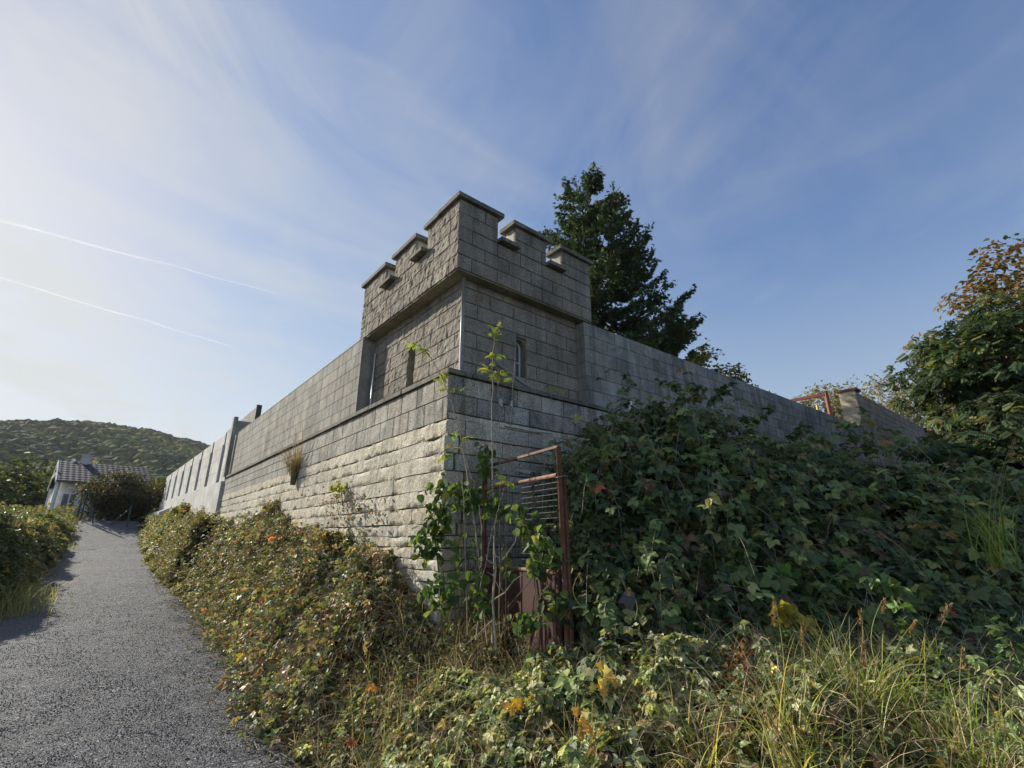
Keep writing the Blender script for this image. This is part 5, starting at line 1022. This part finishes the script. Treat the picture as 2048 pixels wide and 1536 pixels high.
# large yellow leaf groups and bright leaves in the verge
for (px, py, Y_, k, sx_, sy_, cl, lab, s_) in ((1210, 1350, 3.1, 16, 12, 22, [(.55, .38, .10), (.60, .50, .20)], 'cluster of pale orange withered leaves in the middle of the verge', .06), (1165, 1440, 2.9, 10, 10, 22, [(.55, .42, .15), (.5, .28, .08)], 'trail of cream yellow withered leaves below the orange cluster', .05),
                                       (1030, 1400, 3.2, 8, 22, 10, [(.50, .34, .05), (.42, .22, .05)], 'orange leaves left of the withered cluster', .055), (1565, 1225, 3.55, 9, 14, 14, [(.36, .32, .05), (.30, .28, .05)], 'group of big yellow vine leaves in the shaded thicket foot', .13), (1607, 1235, 3.5, 5, 8, 14, [(.38, .33, .06)], 'second group of big yellow leaves right of the first', .11),
                                       (1860, 1060, 4.3, 16, 70, 14, [(.30, .18, .07), (.34, .26, .09), (.13, .16, .06)], 'orange and rust vine leaves low in the right thicket', .085), (1560, 1145, 3.9, 10, 26, 14, [(.09, .17, .05), (.12, .20, .05)], 'broad bright green vine leaves low in the thicket', .09), (1690, 1150, 3.9, 12, 30, 20, [(.09, .17, .05), (.12, .20, .05)], 'broad green vine leaves right of the first green group', .09),
                                       (740, 1370, 4.2, 3, 5, 5, [(.55, .26, .04)], 'single bright orange leaf near the path', .05), (705, 1480, 3.6, 4, 8, 6, [(.32, .10, .05)], 'rust red leaves at the path edge near the bottom', .045), (1780, 885, 8.6, 8, 14, 10, [(.30, .07, .05)], 'red leaves against the far end wall', .09), (1480, 1330, 3.0, 60, 22, 28, [(.20, .09, .05), (.26, .15, .09)], 'clump of reddish brown withered flower heads', .03)):
    P_ = np.array([at(px+rng.normal(0, sx_*.7), py+rng.normal(0, sy_*.7), Y_+rng.uniform(-.06, .04)) for _ in range(k)]);     V, Fl, C = leaves(P_, [-.1, -.6, .6], rng.uniform(.7, 1.2, k)*s_, palette(k, cl, [1]*len(cl)), T_LOBE, .4, [0, 0, -1], .5); tag(mk('leaf_cluster', V, Fl, M_LEAF, col=C), lab, 'leaves', 'coloured leaf groups')
# crumpled black bag half hidden in the verge
bgv = IV*np.array([.055, .05, .085]); nz_ = 1+.42*vnoise(IV[:, 0]*2.6, IV[:, 1]*2.6, IV[:, 2]*2.6)+.3*vnoise(IV[:, 0]*6, IV[:, 1]*6, IV[:, 2]*6+9)
tag(mk('plastic_bag', bgv*nz_[:, None]+at(1254, 1205, 3.72), IF, M_BLACK), 'crumpled black plastic scrap lying at the foot of the thicket', 'bag')

# left hand hedge bushes
def hedge_fn(x, y):
    a, b = AB(x, y); d = -(b+4.05+.25*vnoise(a*.6, 3)); 
    return ground_z(x, y)+(np.interp(a, [3, 6.5, 9, 11, 14, 18, 22, 28, 40], [.3, .6, 1.7, 2.0, 2.0, 1.75, 1.45, 1.0, .7]))*(1-np.exp(-(np.clip(d, 0, 9)/.5)**1.4))*(1+.12*fbm(x*.9, y*.9))
hd = lambda lo, hi: (lambda x, y: (lambda a, b: (a > lo+.5*vnoise(b*1.5, lo)) & (a <= hi+.5*vnoise(b*1.5, hi)) & (b < -4.0) & (b > -8.5))(*AB(x, y)))
for (lo, hi, n_, lab, ls_, wts) in ((7.6, 12.5, 15000, 'dark glossy hedge bush left of the path, nearest the camera', .07, [4, 4, 2, 1, .3, .1, 0, .2]), (12.5, 18, 12000, 'light green bush left of the path before the house', .09, [2, 1, 4, 4, .4, .5, 0, .2]), (18, 30, 9000, 'yellow green low bush near the end of the path', .12, [2, 1, 3, 5, .5, .5, 0, .3])):
    xr, yr = rect_of(lo, hi, -8.6, -3.9); bramble('hedge_bush', hedge_fn, hd(lo, hi), xr, yr, n_, lab, G_BR, wts, ls_, T_TRIFAR, .12, 'hedge bushes left of the path', 'bush', M_GLOSS, .55, 12, .2, .15)
lv = lambda x, y: (lambda a, b: (a > 5.5) & (a < 40) & (b < -3.85+.25*fbm(a, 2)) & (b > -4.9))(*AB(x, y))
lf = lambda x, y: ground_z(x, y)+.0*x
straw('path_side_grass', lf, lv, (-38, -4), (7, 38), 9000, [(.16, .17, .06), (.30, .27, .13), (.10, .12, .04)], [3, 3, 2], (.15, .42), (.006, .014), 'short grass growing along the left edge of the path', (.05, .5), (.3, 1.3), 0, mat=M_GRASS)
p = at(14, 1190, 9.4)
for (px, py, Y_, lab) in ((12, 1200, 9.3, 'pale dry grass tuft at the left picture edge'), (45, 1165, 10.6, 'green grass tuft under the hedge at the left')):
    p = at(px, py, Y_); p[2] = ground_z(p[0], p[1]); e = empty('grass_tuft', p, lab, 'grass tuft', 'grass tufts beside the path'); n_ = 170; Pb = p+rng.normal(0, 1, (n_, 3))*[.3, .3, 0]
    V, Fq, C = blades(Pb, rng.uniform(0, 6.28, n_), rng.uniform(.3, .75, n_), rng.uniform(.008, .014, n_), palette(n_, [(.24, .25, .10), (.34, .30, .16), (.14, .17, .06)], [2, 2, 2]), rng.uniform(.05, .4, n_), rng.uniform(.3, 1.3, n_), 5); mk('blades', V, Fq, M_GRASS, e, C)
# scrub at the end of the path and around the house
scr = lambda x, y: (lambda a, b: (a > 30) & (a < 60) & (b > -16) & (b < -.9) & ((b < -4.3) | (b > -.9) | (a > 40)))(*AB(x, y))
V_, N_ = surf_pts(lambda x, y: ground_z(x, y)+.55+.35*fbm(x*.5, y*.5), scr, 9000, (-60, -16), (22, 52), .2)
C = palette(9000, [(.13, .15, .045), (.20, .19, .07), (.08, .11, .035), (.26, .20, .10)], [3, 3, 2, 1.5]); V, Fl, C = leaves(V_, [0, 0, 1], rng.uniform(.12, .25, 9000), C, T_DIA, .7)
tag(mk('scrub', V, Fl, M_LEAF, col=C), 'rough yellow green scrub at the end of the path', 'scrub', kind='stuff')

# ------------------------------------------------------------------ contrails
m, t = mat_new('vapour'); lw_ = t.node('ShaderNodeLayerWeight', inp={'Blend': .5}).outputs['Facing']; P = geo(t)
al = t.math('MULTIPLY', t.math('POWER', t.math('SUBTRACT', 1.0, lw_), 2.0), t.math('MULTIPLY', t.ramp(t.noise(P, .006, 4, .6), [(.35, .35), (.65, 1.0)]), .18), clamp=True)
e_ = t.node('ShaderNodeBsdfTranslucent', inp={0: (.95, .95, .95, 1)}); d_ = t.node('ShaderNodeBsdfDiffuse', inp={0: (.95, .95, .95, 1)}); ms = t.node('ShaderNodeMixShader', inp={0: .5, 1: d_.outputs[0], 2: e_.outputs[0]})
tr = t.node('ShaderNodeBsdfTransparent'); mx = t.node('ShaderNodeMixShader', inp={0: al, 1: tr.outputs[0], 2: ms.outputs[0]}); t.node('ShaderNodeOutputMaterial', inp={0: mx.outputs[0]}); M_VAP = m
for (p0, p1, r0, r1, lab) in (((-260, 478), (465, 693), 10, 4, 'lower thin white contrail crossing the bright sky'), ((-260, 372), (560, 588), 16, 3, 'upper fainter white contrail crossing the sky')):
    A_, B_ = at(*p0, 1), at(*p1, 1); A_ = (A_-[0, 0, EYE]); B_ = (B_-[0, 0, EYE]); A_ = A_*1500/A_[2]; B_ = B_*1500/B_[2]; u = np.linspace(0, 1, 40)[:, None]; P_ = A_+(B_-A_)*u; P_[:, 2] += 6*vnoise(u[:, 0]*9, 0)
    if np.linalg.norm(A_) > 8500 or np.linalg.norm(B_) > 8500: sc_ = 8000/max(np.linalg.norm(A_), np.linalg.norm(B_)); P_ *= sc_
    cb_ = MB(); rr = np.linspace(r0, r1, 40)*np.linalg.norm(P_, axis=1)/4000; cb_.tube(P_, rr, 12, cap=False); tag(cb_.build('contrail', M_VAP, smooth=True), lab, 'contrail', 'contrails')
m, t = mat_new('haze_air'); pv = t.node('ShaderNodeVolumePrincipled'); pv.inputs['Color'].default_value = (.86, .92, 1, 1); pv.inputs['Density'].default_value = .00016; pv.inputs['Anisotropy'].default_value = .1
t.node('ShaderNodeOutputMaterial', inp={1: pv.outputs[0]})
hz = MB(); hz.box8([(-3700, -3700, -2.2), (3700, -3700, -2.2), (3700, 3700, -2.2), (-3700, 3700, -2.2), (-3700, -3700, 140), (3700, -3700, 140), (3700, 3700, 140), (-3700, 3700, 140)])
tag(hz.build('haze', m), 'thin bluish autumn haze filling the valley air', 'haze', kind='stuff')
